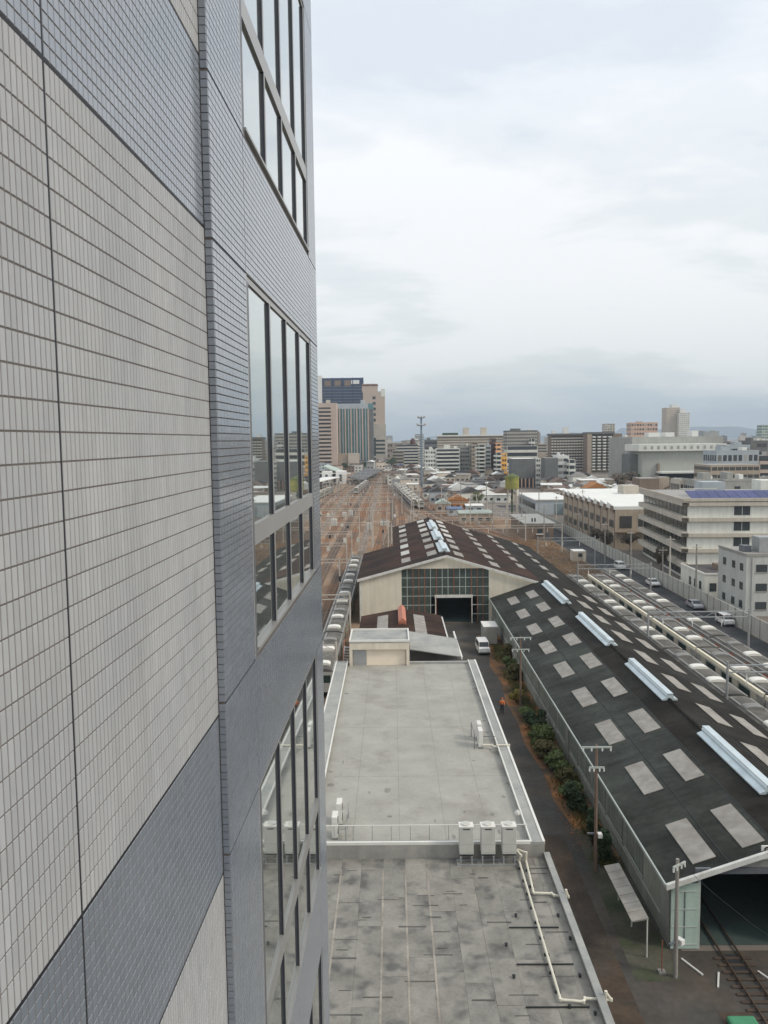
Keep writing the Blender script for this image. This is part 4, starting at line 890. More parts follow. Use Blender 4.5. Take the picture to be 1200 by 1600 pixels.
for k in range(4): track('%s track fanning out behind the big shed rear wall, counted from the main line' % ('first', 'second', 'third', 'fourth')[k], [(-5 + k * 2.0, 214), (-3 + k * 3.4, 300), (-4 + k * 3.8, 420), (-6 + k * 2, 640), (-10, 900)], 0)

# ------------------------------------------------------------------ catenary gantries
m_gan = M('gantry_steel', (0.5, 0.46, 0.4), 0.6, 0.12, 0.8)
def gantry(label, xa, xb, y, z=6.8, dep=.7, mat=None, group='catenary gantries', xpost=None):
    mat = mat or m_gan
    t = thing('catenary_gantry', label, 'gantry', ((xa + xb) / 2, y, 0), group)
    for x in xpost or (xa, xb): MB().cyl((x, y, 0), (x, y, z + dep + .4), .16, .13, 8).build('post', mat, t)
    for k in (0, dep): cube('chord', mat, t, xa, xb, y - .07, y + .07, z + k - .06, z + k + .06)
    n = max(3, int((xb - xa) / 1.4)); w = (xb - xa) / n; b = MB()
    for i in range(n):
        x0 = xa + i * w; b.bar((x0, y, z + (0 if i % 2 else dep)), (x0 + w, y, z + (dep if i % 2 else 0)), .05)
    b.build('lattice', mat, t)
    for i in range(max(2, int((xb - xa) / 4))):
        x = xa + 2 + i * 4
        if x < xb: c = MB(); c.cyl((x, y, z - 1.3), (x, y, z), .04, n=6); c.cyl((x, y, z - .9), (x, y, z - .5), .08, n=6); c.build('insulator_drop', m_ins, t)
    return t
gl_ = ('catenary gantry over the main line beside the annexe roof', 'catenary gantry over the main line beside the big shed front', 'catenary gantry over the main line beside the big shed eave', 'catenary gantry over the main line behind the big shed eave', 'catenary gantry over the main line at the yard throat', 'catenary gantry over the main line before the station')
for lab, y in zip(gl_, (93, 124, 162, 188, 212, 262)): gantry(lab, -37, -6.7 if y < 130 else (-8.2 if y < 170 else -10.6), y, xpost=(-37, -6.7 if y < 130 else (-10.7)))
gr_ = ('catenary gantry over the stabled trains near their parked end', 'catenary gantry over the stabled trains beside the three-storey grey block', 'catenary gantry over the stabled trains beside the balcony block', 'catenary gantry past the far end of the stabled trains')
for lab, y in zip(gr_, (84, 110.5, 153, 195.5)): gantry(lab, 34.7, 48.4, y, 6.5, .75, m_metal)
for k, (y, xa, xb) in enumerate(((235, -36, -6), (285, -35, -2), (320, -35, 0), (345, -36, 4), (372, -36, 9), (400, -36, 12), (435, -36, 14), (470, -36, 16), (515, -35, 14), (560, -34, 12), (620, -30, 8), (690, -28, 4))): gantry('distant catenary gantry spanning the yard, %s one beyond the big shed' % ('first', 'second', 'third', 'fourth', 'fifth', 'sixth', 'seventh', 'eighth', 'ninth', 'tenth', 'eleventh', 'twelfth')[k], xa, xb, y)
for k, (y, xa, xb) in enumerate(((222, 8, 46), (246, 8, 40), (270, 6, 38), (310, 8, 36), (350, 8, 36))): gantry('catenary gantry over the curving tracks, %s one behind the big shed' % ('first', 'second', 'third', 'fourth', 'fifth')[k], xa, xb, y)
for k, x in enumerate((-12.6, -16.5, -20.4, -24.3)): wire('contact_wire', 'thin contact wire above the main line tracks', [(x, y, 5.6) for y in (93, 124, 162, 188, 212, 262, 300)], .012, group='contact wires', sag=.12)
for k, x in enumerate((36.0, 40.65, 44.75)): wire('contact_wire', 'thin contact wire above the stabled trains', [(x, y, 5.3) for y in (60, 84, 110.5, 153, 195.5)], .012, group='contact wires', sag=.15)
for k, dx in enumerate((-.9, 0, .9)): wire('power_line', '%s power line strung along the alley poles' % ('outer', 'middle', 'inner')[k], [(14.4 + dx, 57.5, 8.0), (14.35 + dx, 91.0, 7.7), (15.2 + dx * .4, 136, 7.0)], .014, sag=.6)
wire('power_line', 'thin power line slanting down past the shed doorway', [(16.1, 44.9, 6.9), (20.2, 36, 6.0), (25, 26, 6.0)], .01, sag=.4)
# slender poles across the yard
rp = random.Random(21)
spots = [(615, 800, 745), (655, 800, 745), (578, 838, 790), (583, 855, 795), (600, 845, 808), (607, 862, 812), (612, 850, 820), (700, 815, 770), (735, 820, 775), (770, 830, 780), (850, 845, 790), (945, 880, 815), (905, 845, 800), (985, 905, 828), (815, 832, 770), (842, 815, 765), (869, 815, 775), (910, 830, 765), (1046, 918, 838), (1087, 935, 850), (1035, 905, 855), (545, 800, 765), (530, 790, 750), (563, 790, 745), (590, 770, 728), (630, 770, 735), (720, 790, 748), (690, 800, 760), (760, 790, 745)]
for px, pb, pt in spots:
    b_ = G(px, pb); h_ = min(16, max(6, htop(px, pt, b_)))
    t = thing('yard_pole', 'slender grey pole standing among the yard tracks', 'pole', (b_.x, b_.y, 0), 'poles in the rail yard')
    MB().cyl((b_.x, b_.y, 0), (b_.x, b_.y, h_), .2, .14, 8).build('pole', rp.choice((m_polec, m_gan, m_polec)), t)
    cube('crossarm', m_gan, t, b_.x - .9, b_.x + .9, b_.y - .2, b_.y - .1, h_ - .7, h_ - .55)
# low signals and relay boxes dotted along the tracks
rq = random.Random(88)
for k in range(70):
    y_ = 150 + 480 * rq.random(); x_ = rq.uniform(-34, -11) if k < 40 else rq.uniform(-2, 26) * (1.2 - y_ / 900)
    if x_ > -6.5 and y_ < 216: continue
    x_ = round((x_ + 10.6) / 3.9) * 3.9 - 10.6 + rq.uniform(-.2, .2); h_ = rq.choice((1.0, 1.4, 3.2, 4.6)); t = thing('signal_post' if h_ > 2 else 'relay_box', ('slim signal post standing between the yard tracks' if h_ > 2 else 'small pale relay box beside a yard track'), 'signal' if h_ > 2 else 'box', (x_, y_, 0), 'signals and boxes between the tracks')
    if h_ > 2: MB().cyl((x_, y_, 0), (x_, y_, h_), .08, n=6).build('post', m_gan, t); cube('signal_head', m_dark, t, x_ - .22, x_ + .22, y_ - .2, y_ - .05, h_ - .9, h_ + .1)
    else: cube('casing', rq.choice((m_acw, m_ac, m_gan)), t, x_ - .45, x_ + .45, y_, y_ + .6, .1, h_); cube('plinth', m_conc, t, x_ - .5, x_ + .5, y_ - .05, y_ + .65, .02, .1)
for k in range(10): wire('contact_wire', 'thin contact wire above the far yard tracks', [(-34 + k * 4.2, y, 6.0) for y in (300, 345, 400, 470, 560)], .03, group='contact wires', sag=.2)
# relay cabinets and lineside boxes
for k, (px, py, w, h, lab) in enumerate(((522, 822, 2.2, 2.6, 'white square lineside cabinet among the main line tracks'), (538, 808, 1.7, 2.0, 'pale grey lineside cabinet beside a slender pole'), (548, 806, 1.7, 2.2, 'white narrow lineside cabinet by the yard throat'), (577, 828, 1.5, 2.4, 'white signal box left of the big shed roof'), (598, 822, 1.6, 1.8, 'white lineside box nearest the big shed roof'), (605, 822, 1.4, 1.8, 'white lineside box beside the curving tracks'))):
    p_ = G(px, py); t = thing('lineside_cabinet', lab, 'cabinet', (p_.x, p_.y, 0))
    MB().box(p_.x - w / 2, p_.x + w / 2, p_.y, p_.y + 1.2, .1, h).build('casing', m_acw, t, bevel=.04); cube('plinth', m_conc, t, p_.x - w / 2 - .1, p_.x + w / 2 + .1, p_.y - .1, p_.y + 1.3, .03, .1)
    cube('door', m_ac, t, p_.x - w * .4, p_.x - .02, p_.y - .03, p_.y - .002, .25, h - .15); cube('door', m_ac, t, p_.x + .02, p_.x + w * .4, p_.y - .03, p_.y - .002, .25, h - .15)
# blue-dark steps beside the left train
lad = thing('access_stair', 'orange railed access stair between the train and the brown-roofed annexe', 'stair', (-6.2, 106, 0))
for x in (-6.75, -5.75): MB().bar((x, 103, 1.0), (x, 110, 4.0), .1).build('handrail', m_red, lad); MB().bar((x, 103, .2), (x, 110, 3.0), .14, .2).build('stringer', m_barge, lad)
for k in range(12): cube('tread', m_metal, lad, -6.7, -5.8, 103 + k * .58, 103.4 + k * .58, .28 + k * .245, .32 + k * .245)
# ------------------------------------------------------------------ right-hand side: fence, cars, buildings
m_fence = M('pale_fence_panel', (0.48, 0.48, 0.43), 0.8, 0.1, 0.3, streak=0.15)
m_wpaint = M('white_block_paint', (0.72, 0.725, 0.66), 0.8, 0.1, 0.15, streak=0.12)
m_wpaint2 = M('ivory_block_paint', (0.55, 0.5, 0.42), 0.8, 0.1, 0.15, streak=0.12)
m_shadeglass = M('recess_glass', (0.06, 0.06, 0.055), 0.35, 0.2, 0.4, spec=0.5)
m_winglass = M('window_glass', (0.05, 0.06, 0.065), 0.15, 0.1, 0.4, spec=0.5)
m_solar = M('blue_roof_panels', (0.04, 0.055, 0.16), 0.45, 0.2, 0.3, col2=(0.06, 0.07, 0.2))
m_grey1 = M('grey_wall', (0.38, 0.38, 0.35), 0.85, 0.12, 0.2, streak=0.15); m_grey2 = M('dark_grey_wall', (0.17, 0.175, 0.17), 0.85, 0.15, 0.2, streak=0.15)
m_brown = M('brown_wall', (0.25, 0.19, 0.145), 0.85, 0.15, 0.2, streak=0.2); m_tan = M('tan_wall', (0.42, 0.35, 0.27), 0.85, 0.12, 0.2, streak=0.15)
m_pink = M('pink_tile_wall', (0.5, 0.405, 0.34), 0.75, 0.08, 0.1); m_orange = M('orange_wall', (0.88, 0.47, 0.1), 0.8, 0.08, 0.2); m_salmon = M('salmon_wall', (0.6, 0.4, 0.29), 0.8, 0.08, 0.2)
m_maroon = M('maroon_wall', (0.13, 0.06, 0.05), 0.8, 0.1, 0.2); m_bluegrey = M('blue_grey_wall', (0.4, 0.44, 0.46), 0.8, 0.1, 0.2); m_beige = M('beige_wall', (0.52, 0.46, 0.37), 0.85, 0.1, 0.15, streak=0.1)
m_whiter = M('white_sheet_roof', (0.74, 0.74, 0.7), 0.6, 0.06, 0.2); m_greyr = M('grey_flat_roof', (0.33, 0.32, 0.3), 0.85, 0.15, 0.2); m_navyg = M('navy_curtain_glass', (0.025, 0.045, 0.11), 0.15, 0.15, 0.1, spec=0.6)
m_teal = M('teal_curtain_glass', (0.1, 0.23, 0.23), 0.15, 0.15, 0.1, spec=0.6); m_bluer = M('blue_sheet_roof', (0.12, 0.17, 0.28), 0.7, 0.1, 0.4); m_tiler = M('dark_tiled_roof', (0.09, 0.085, 0.085), 0.8, 0.2, 0.4); m_ochre = M('orange_brown_roof', (0.38, 0.17, 0.06), 0.8, 0.15, 0.4)
fence = thing('boundary_wall', 'long pale panel wall between service street and the buildings', 'wall', (56, 180, 0))
y = 46.0
while y < 352:
    cube('panel', m_fence, fence, 56.0, 56.14, y + .02, y + 2.98, .1, 3.0); cube('post', m_conc, fence, 55.92, 56.2, y - .1, y + .1, 0, 3.06); y += 3.0
m_silverc = M('silver_car_paint', (0.5, 0.52, 0.54), 0.3, 0.03, 1.0, metal=0.3, spec=0.5)
car('parked_van', 'white van parked by the long wall beside the yellowed hut', (53.6, 192.5, .013), R_(183), 'van', group=None)
car('parked_car', 'silver saloon parked by the long wall opposite the balcony block', (54.7, 147.5, .013), R_(181), 'saloon', m_silverc, group=None)
car('parked_van', 'white van parked by the long wall opposite the grey three-storey block', (54.8, 134.2, .013), R_(181), 'van', group=None)
car('parked_car', 'pale car farther along the wall towards the balcony block', (54.4, 170.5, .013), R_(181), 'saloon', group=None)

rwin = random.Random(13); m_blind = M('pale_blind', (0.36, 0.36, 0.33), 0.5, 0.1, 0.5); m_curtain = M('drawn_curtain', (0.17, 0.16, 0.14), 0.6, 0.15, 0.5)
def windows(t, face, a0, a1, z0, z1, at, n, rows, wmat, wz=(.3, .75), fill=.7, frame=None):
    """rows x n openings on a wall; face 'f' (towards -y at y=at), 'l' (towards -x at x=at) or 'r'."""
    dw, dz = (a1 - a0) / n, (z1 - z0) / rows
    for j in range(rows):
        for i in range(n):
            u0, u1 = a0 + dw * (i + (1 - fill) / 2), a0 + dw * (i + (1 + fill) / 2); v0, v1 = z0 + dz * (j + wz[0]), z0 + dz * (j + wz[1])
            if face == 'f': cube('window', wmat if wmat is not m_winglass else rwin.choice((m_winglass, m_winglass, m_shadeglass, m_blind, m_curtain)), t, u0, u1, at - .06, at + .06, v0, v1)
            else: cube('window', wmat, t, at - .06, at + .06, u0, u1, v0, v1)
def bands(t, x0, x1, y0, y1, z0, z1, rows, wmat, faces, wz=(.3, .75), name='window_band'):
    dz = (z1 - z0) / rows
    for j in range(rows):
        v0, v1 = z0 + dz * (j + wz[0]), z0 + dz * (j + wz[1])
        if 'f' in faces and y0 < 900 and name == 'window_band' and x1 - x0 > 4:
            n_ = max(2, int((x1 - x0 - .8) / 3.0)); w_ = (x1 - x0 - .8) / n_
            for i in range(n_): cube('window', wmat if wmat is not m_winglass else rwin.choice((m_winglass, m_winglass, m_shadeglass, m_blind, m_curtain)), t, x0 + .4 + w_ * i + .12, x0 + .4 + w_ * (i + 1) - .25, y0 - .05, y0 + .05, v0, v1)
        elif 'f' in faces: cube(name, wmat, t, x0 + .4, x1 - .4, y0 - .07, y0 + .05, v0, v1)
        if 'l' in faces: cube(name, wmat, t, x0 - .07, x0 + .05, y0 + .4, y1 - .4, v0, v1)
        if 'r' in faces: cube(name, wmat, t, x1 - .05, x1 + .07, y0 + .4, y1 - .4, v0, v1)
def balconies(t, x0, x1, y0, y1, z0, z1, rows, mat, faces, d=1.0, h=.38):
    dz = (z1 - z0) / rows
    for j in range(rows):
        v0 = z0 + dz * j; v1 = v0 + dz * h
        if 'f' in faces: cube('balcony', mat, t, x0, x1, y0 - d, y0 + .02, v0, v1)
        if 'l' in faces: cube('balcony', mat, t, x0 - d, x0 + .02, y0, y1, v0 + .01, v1 + .01)
        if 'r' in faces: cube('balcony', mat, t, x1 - .02, x1 + d, y0, y1, v0 + .01, v1 + .01)
def roofstuff(t, x0, x1, y0, y1, h, mat, seed=1):
    g = random.Random(seed); w, d = x1 - x0, y1 - y0
    cube('parapet', mat, t, x0 - .1, x1 + .1, y0 - .1, y0 + .25, h, h + .7); cube('parapet', mat, t, x0 - .1, x0 + .25, y0 + .25, y1, h, h + .69); cube('parapet', mat, t, x1 - .25, x1 + .1, y0 + .25, y1, h, h + .69)
    a = g.uniform(.1, .5); cube('stair_head', mat, t, x0 + w * a, x0 + w * (a + g.uniform(.15, .3)), y0 + d * .3, y0 + d * .7, h, h + g.uniform(2.2, 3.4))
    a = g.uniform(.6, .8); cube('water_tank', m_whiter, t, x0 + w * a, x0 + w * (a + .12), y0 + d * .35, y0 + d * .6, h + .01, h + g.uniform(1.6, 2.6))
def block(name, label, x0, x1, y0, y1, h, mat, rows, style='bands', wmat=None, faces=None, n=8, group=None, roof=None, seed=1, bal=None, cat='building', zlo=0.0, d=1.0):
    t = thing(name, label, cat, ((x0 + x1) / 2, (y0 + y1) / 2, 0), group)
    faces = faces or ('fl' if x0 > 0 else ('fr' if x1 < 0 else 'f')); wmat = wmat or m_winglass
    cube('wall', mat, t, x0, x1, y0, y1, 0, h); cube('roof_deck', roof or m_greyr, t, x0 + .05, x1 - .05, y0 + .05, y1 - .05, h, h + .08)
    if style == 'bands': bands(t, x0, x1, y0, y1, zlo, h, rows, wmat, faces)
    elif style == 'grid':
        windows(t, 'f', x0 + .3, x1 - .3, zlo, h, y0, n, rows, wmat)
        if 'l' in faces: windows(t, 'l', y0 + .3, y1 - .3, zlo, h, x0, max(2, int(n * (y1 - y0) / (x1 - x0))), rows, wmat)
        if 'r' in faces: windows(t, 'r', y0 + .3, y1 - .3, zlo, h, x1, max(2, int(n * (y1 - y0) / (x1 - x0))), rows, wmat)
    elif style == 'balcony':
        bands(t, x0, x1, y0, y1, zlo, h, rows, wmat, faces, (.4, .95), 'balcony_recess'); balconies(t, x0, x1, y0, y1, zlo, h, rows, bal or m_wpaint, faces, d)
    if seed: roofstuff(t, x0, x1, y0, y1, h, mat, seed)
    return t
def pxblock(name, label, xa, xb, yt, Y, dep, mat, rows, style='bands', **kw):
    """from the photo: left and right edge and top edge in pixels of a front standing at distance Y."""
    a, b = AY(xa, yt, Y), AY(xb, yt, Y)
    return block(name, label, a.x, b.x, Y, Y + dep, max(a.z, 4), mat, rows, style, **kw)
# six-storey white block with balconies on its long side
wb = thing('balcony_block', 'white five-storey block with long shaded balconies and a blue panelled roof', 'building', (0, 0, 0))
BH, FL = 16.6, 3.35
cube('wall', m_wpaint, wb, 0, 34, 0, 42, 0, BH)
for j in range(5):
    z = j * FL
    cube('balcony', m_wpaint2, wb, -1.3, .02, -.6, 42, z + 2.75, z + 3.85); cube('ledge', m_wpaint2, wb, -1.3, 34.2, -.6, -.02, z + 2.76, z + 3.55)
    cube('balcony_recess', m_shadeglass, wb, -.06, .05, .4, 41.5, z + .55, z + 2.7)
    for k in range(12): cube('balcony_door', m_dull, wb, -.09, -.055, .9 + k * 3.45, 3.3 + k * 3.45, z + .6, z + 2.6)
    for xa in (9.6, 24): w_ = cube('stair_window', m_winglass, wb, xa, xa + 3.3, -.07, .05, z + .75, z + 2.65); cube('window_bar', m_barge, w_, xa + 1.6, xa + 1.7, -.09, -.071, z + .75, z + 2.65)
cube('corner_pier', m_wpaint, wb, -.06, 1.6, -.05, .4, 0, BH)
cube('parapet', m_wpaint2, wb, -1.3, 34.2, -.6, .0, BH + .55, BH + 1.2); cube('parapet', m_wpaint2, wb, -1.3, -1.0, 0.01, 42, BH + .55, BH + 1.15); cube('roof_deck', m_greyr, wb, -1.0, 34, .01, 42, BH, BH + .5)
for k in range(9):
    c = MB(); x0 = 1.6 + k * 2.1
    c.prism([(x0, 2.0, BH + .6), (x0 + 2.0, 2.0, BH + .6), (x0 + 2.0, 9.0, BH + 2.2), (x0, 9.0, BH + 2.2)], [(x0, 2.0, BH + .7), (x0 + 2.0, 2.0, BH + .7), (x0 + 2.0, 9.0, BH + 2.3), (x0, 9.0, BH + 2.3)]); c.build('roof_panel', m_solar, wb)
cube('roof_house', m_wpaint, wb, 20, 27, 14, 20, BH + .5, BH + 4.2); cube('roof_house', m_bluegrey, wb, 7, 12, 14, 20, BH + .51, BH + 3.9); cube('roof_rail', m_white, wb, 1, 9, 10, 10.1, BH + 2.6, BH + 2.75)
wb.location = (63.6, 176.5, 0); wb.rotation_euler = (0, 0, -R_(4.4))
# three-storey grey block and the low white house before it
gbk = block('grey_block', 'grey three-storey block with small windows and a steel roof tank', 60.6, 82, 140, 152, 10.4, M('light_grey_render', (0.5, 0.51, 0.48), 0.85, 0.1, 0.2, streak=0.12), 3, 'none', seed=0)
for z in (1.2, 4.4, 7.7):
    for y in (141.2, 144.5, 148.5): cube('window', m_winglass, gbk, 60.54, 60.7, y, y + 1.3, z, z + 1.3)
    for x in (62.3, 66, 70.5, 75): w_ = cube('window', m_winglass, gbk, x, x + 1.9, 139.93, 140.05, z, z + 1.3); cube('sill', m_conc, w_, x - .1, x + 2.0, 139.85, 139.95, z - .12, z - .02)
cube('parapet', m_conc, gbk, 60.5, 82, 139.9, 140.3, 10.4, 10.9); cube('parapet', m_conc, gbk, 60.5, 60.8, 140.3, 152, 10.4, 10.89)
tk = MB().box(64.5, 68.3, 144, 147, 10.5, 13.2).build('roof_tank', m_metal, gbk); cube('downpipe', m_metal, gbk, 61.5, 61.6, 139.86, 139.96, 0, 10.4); cube('roof_box', m_dkframe, gbk, 62.2, 63.6, 145, 147, 10.49, 11.6)
lw = block('low_white_house', 'low white house with a dark rounded roof beside the balcony block', 60.0, 68, 157, 170, 4.4, m_wpaint, 1, 'none', seed=0, roof=m_tiler)
for y in (158.5, 161.2, 164): cube('window', m_winglass, lw, 59.93, 60.05, y, y + 1.1, 1.3, 2.9)
for x in (61, 63.6): cube('window', m_winglass, lw, x, x + 1.3, 156.93, 157.05, 1.2, 2.8)
cube('parapet', m_white, lw, 59.9, 68.1, 156.9, 157.2, 4.4, 4.75); cube('parapet', m_white, lw, 59.9, 60.2, 157.2, 170, 4.4, 4.74); cube('roof_box', m_brown, lw, 64.5, 66.5, 162, 165, 4.48, 5.6)
# brown works with white sawtooth roof
bw = thing('brown_works', 'long brown works building with a stepped white sheet roof', 'building', (72, 268, 0))
cube('wall', m_tan, bw, 62, 84, 228, 297, 0, 11.0)
for k in range(9):
    y0 = 228 + k * 7.65
    c = MB(); c.prism([(61.6, y0, 11.0), (84.3, y0, 11.0), (84.3, y0, 11.9), (61.6, y0, 11.9)], [(61.6, y0 + 7.4, 11.0), (84.3, y0 + 7.4, 11.0), (84.3, y0 + 7.4, 12.7), (61.6, y0 + 7.4, 12.7)]); c.build('roof_bay', m_whiter, bw)
    cube('louvre', m_brown, bw, 61.5, 61.59, y0 + .5, y0 + 3.6, 10.3, 11.9); cube('wall_pier', m_brown, bw, 61.9, 62.0, y0 + .2, y0 + .7, 0, 10.2)
    for r in range(2): cube('window', m_shadeglass, bw, 61.93, 62.05, y0 + 1.6, y0 + 6.2, 1.6 + r * 4.2, 3.6 + r * 4.2)
for k in range(4): cube('window', m_shadeglass, bw, 63.2 + k * 5.2, 66.6 + k * 5.2, 227.93, 228.05, 5.8, 9.2)
cube('end_awning', m_brown, bw, 62, 80, 226.8, 227.99, 4.6, 4.9); cube('roof_cabin', m_wpaint2, bw, 76, 81, 270, 277, 12.4, 15.2)
# white-roofed store, flat-roofed hut
ws_ = thing('white_roofed_store', 'grey store with a bright white roof and blue-grey loading door', 'building', (65, 352, 0))
cube('wall', m_bluegrey, ws_, 58.3, 73, 334, 376, 0, 5.9); cube('roof_sheet', m_whiter, ws_, 57.8, 73.5, 333.5, 376.5, 5.9, 6.3); cube('loading_door', M('slate_door', (0.2, 0.25, 0.27), 0.6, 0.08, 0.5), ws_, 66, 70.6, 333.9, 334.05, 0, 4.3)
cube('side_bay', m_wpaint, ws_, 70.7, 74.6, 330, 333.9, 0, 4.4); cube('window', m_winglass, ws_, 71.6, 73.4, 329.93, 330.05, 1.6, 3.2); bands(ws_, 58.3, 73, 334, 376, 0, 5.9, 1, m_shadeglass, 'l')
hut = block('flat_roofed_hut', 'brown hut with an overhanging pale flat roof beside the curving tracks', 41, 49.6, 252, 283, 4.6, m_brown, 1, 'none', seed=0)
cube('roof_slab', m_cope, hut, 40.4, 50.2, 251.3, 283.6, 4.7, 5.05); cube('window', m_winglass, hut, 44.6, 46.2, 251.93, 252.05, 1.8, 3.2); cube('awning', m_white, hut, 44.2, 46.6, 251.2, 251.95, 1.5, 1.75); cube('door', m_dkframe, hut, 47.2, 48.3, 251.94, 252.05, .05, 2.2)
for k in range(2): cube('roof_vent', m_dark, hut, 43.5 + k * .9, 43.9 + k * .9, 256, 256.4, 5.05, 6.2)
ph = block('white_yard_hut', 'small white hut among brown weeds past the stabled trains', 45.4, 48.6, 205, 209, 2.6, m_beige, 1, 'none', seed=0, roof=m_whiter); cube('window', m_winglass, ph, 46.6, 47.6, 204.93, 205.05, 1.2, 2.1); cube('door', m_cream, ph, 47.8, 48.4, 204.94, 205.04, 0.02, 2.0)
# water tower
wt = thing('water_tower', 'water tower with a yellow-green drum on tall thin legs', 'tower', (43.8, 300, 0))
m_tank = M('yellow_green_tank', (0.34, 0.3, 0.08), 0.7, 0.25, 0.3, col2=(0.16, 0.2, 0.06), edge=(0.4, 0.65), s2=0.25)
MB().cyl((43.8, 300, 12.8), (43.8, 300, 17.3), 2.5, n=20).build('tank', m_tank, wt); MB().cyl((43.8, 300, 17.3), (43.8, 300, 18.3), 2.6, .5, 20).build('tank_roof', m_leaf[1], wt)
for k in range(4):
    a = .78 + k * 1.571; MB().cyl((43.8 + 3 * math.cos(a), 300 + 3 * math.sin(a), 0), (43.8 + 2 * math.cos(a), 300 + 2 * math.sin(a), 12.9), .18, n=6).build('leg', m_gan, wt)
for z in (4.2, 8.5):
    for k in range(4):
        a, b = .78 + k * 1.571, .78 + (k + 1) * 1.571; r = 3 - z / 12.9
        MB().bar((43.8 + r * math.cos(a), 300 + r * math.sin(a), z), (43.8 + r * math.cos(b), 300 + r * math.sin(b), z), .12).build('brace', m_gan, wt)
MB().cyl((43.8, 300, 0), (43.8, 300, 12.8), .3, n=8).build('riser', m_leaf[0], wt)
# lighting tower
lb = G(659, 760); lt_ = thing('floodlight_tower', 'tall slim floodlight tower with a ring of lamps above the yard', 'tower', (lb.x, lb.y, 0))
th_ = AY(659, 650, lb.y).z; m_tower = M('blue_grey_steel', (0.2, 0.25, 0.29), 0.6, 0.1, 0.3)
MB().cyl((lb.x, lb.y, 0), (lb.x, lb.y, th_ - 1), .8, .55, 10).build('mast', m_tower, lt_)
for z, r in ((th_ - 1.5, 2.3), (th_ - 6.5, 2.9)):
    MB().cyl((lb.x, lb.y, z), (lb.x, lb.y, z + .5), r, n=14).build('platform', m_tower, lt_)
    for k in range(8): a = k * .785; cube('floodlight', m_gan, lt_, lb.x + r * math.cos(a) - .4, lb.x + r * math.cos(a) + .4, lb.y + r * math.sin(a) - .3, lb.y + r * math.sin(a) + .3, z + .5, z + 1.4)
# ------------------------------------------------------------------ station and viaduct
m_grn = M('pale_green_roof', (0.42, 0.5, 0.44), 0.6, 0.08, 0.3)
sn = thing('station_canopy', 'station building with a pale gabled roof and bright white gable ends', 'station', (-44, 590, 0))
c = MB(); c.ext([(-62, 8), (-50, 13.0), (-38, 8), (-38, 7.3), (-50, 12.2), (-62, 7.3)], 600, 640); c.build('roof', m_grn, sn)
for x in (-47, -37): cube('white_box', m_whiter, sn, x - 3.4, x + 3.4, 588, 606, 0, 9.2); 
for x in (-47, -37): cube('window', m_winglass, sn, x - .9, x + .9, 587.9, 588.1, 2, 7)
cube('canopy_edge', m_whiter, sn, -62, -30, 598, 600, 7.0, 7.8); cube('back_wall', m_grey2, sn, -62, -40, 610, 630, 0, 8)
pf = thing('platform_roof', 'long white platform roof below the station', 'roof', (-45, 545, 0))
c = MB(); c.prism([(-60, 500, 5.0), (-49, 500, 5.0), (-37, 586, 5.0), (-48, 586, 5.0)], [(-60, 500, 5.5), (-49, 500, 5.5), (-37, 586, 5.5), (-48, 586, 5.5)]); c.build('roof_sheet', m_whiter, pf)
for k in range(8): f = k / 8; cube('pillar', m_gan, pf, -50 + 12 * f, -49.5 + 12 * f, 502 + 84 * f, 503 + 84 * f, 0, 5)
c = MB(); c.prism([(-59, 500, .9), (-50, 500, .9), (-38, 586, .9), (-47, 586, .9)], [(-59, 500, 1.1), (-50, 500, 1.1), (-38, 586, 1.1), (-47, 586, 1.1)]); c.build('platform', m_grey2, pf)
vd = thing('viaduct', 'dark elevated approach road beside the station', 'viaduct', (-22, 690, 0))
c = MB(); c.prism([(-33, 610, 3.6), (-20, 560, 3.6), (-8, 760, 3.6), (-24, 800, 3.6)], [(-33, 610, 4.4), (-20, 560, 4.4), (-8, 760, 4.4), (-24, 800, 4.4)]); c.build('deck', M('viaduct_deck', (0.12, 0.125, 0.13), 0.85, 0.2, 0.05), vd)
for k in range(6): f = k / 6; cube('pier', m_conc, vd, -27 + 12 * f, -25 + 12 * f, 600 + 170 * f, 603 + 170 * f, 0, 3.6)
# ------------------------------------------------------------------ towers by the station
dk = pxblock('navy_glass_tower', 'dark navy glass tower with a white side wall, tallest by the station', 503, 567, 591, 1020, 30, m_navyg, 1, 'none', seed=0)
a, b_ = AY(503, 591, 1020), AY(567, 591, 1020)
for j in range(9): cube('spandrel', m_dkframe, dk, a.x, b_.x, 1019.6, 1019.99, a.z - 11 - j * 3.6, a.z - 10.1 - j * 3.6)
for k in range(5): cube('fin', m_navyg, dk, a.x + (b_.x - a.x) * k / 4 - .5, a.x + (b_.x - a.x) * k / 4 + .5, 1019.2, 1019.99, 20, a.z + .5)
for k in range(3): cube('roof_void', m_brown, dk, a.x + 3 + k * 12.2, a.x + 11 + k * 12.2, 1019.5, 1019.99, a.z - 9.5, a.z - 3)
cube('white_panel', m_whiter, dk, b_.x - 14.5, b_.x - 4.5, 1019.4, 1019.99, a.z - 7.5, a.z - 2.8); cube('white_side_wall', m_whiter, dk, a.x - 5, a.x - .01, 1016, 1050, 0, a.z + 3)
pk = pxblock('pink_tower', 'pink tiled tower with a stepped top beside the navy tower', 567, 601, 612, 960, 26, m_pink, 1, 'none', seed=0)
a, b_ = AY(567, 612, 960), AY(601, 612, 960)
cube('upper_block', m_pink, pk, a.x - 1, a.x + 17, 961, 985, a.z + .08, a.z + 9); cube('cornice', m_maroon, pk, a.x - 1.4, a.x + 17.4, 960.6, 985, a.z + 7, a.z + 8.2); cube('crown', m_wpaint, pk, b_.x - 4.5, b_.x + .4, 959.7, 986.2, a.z - 6, a.z + 3)
for j in range(10): cube('window', m_winglass, pk, a.x + 11, a.x + 14.6, 959.9, 960.1, a.z - 9 - j * 6.4, a.z - 5.6 - j * 6.4)
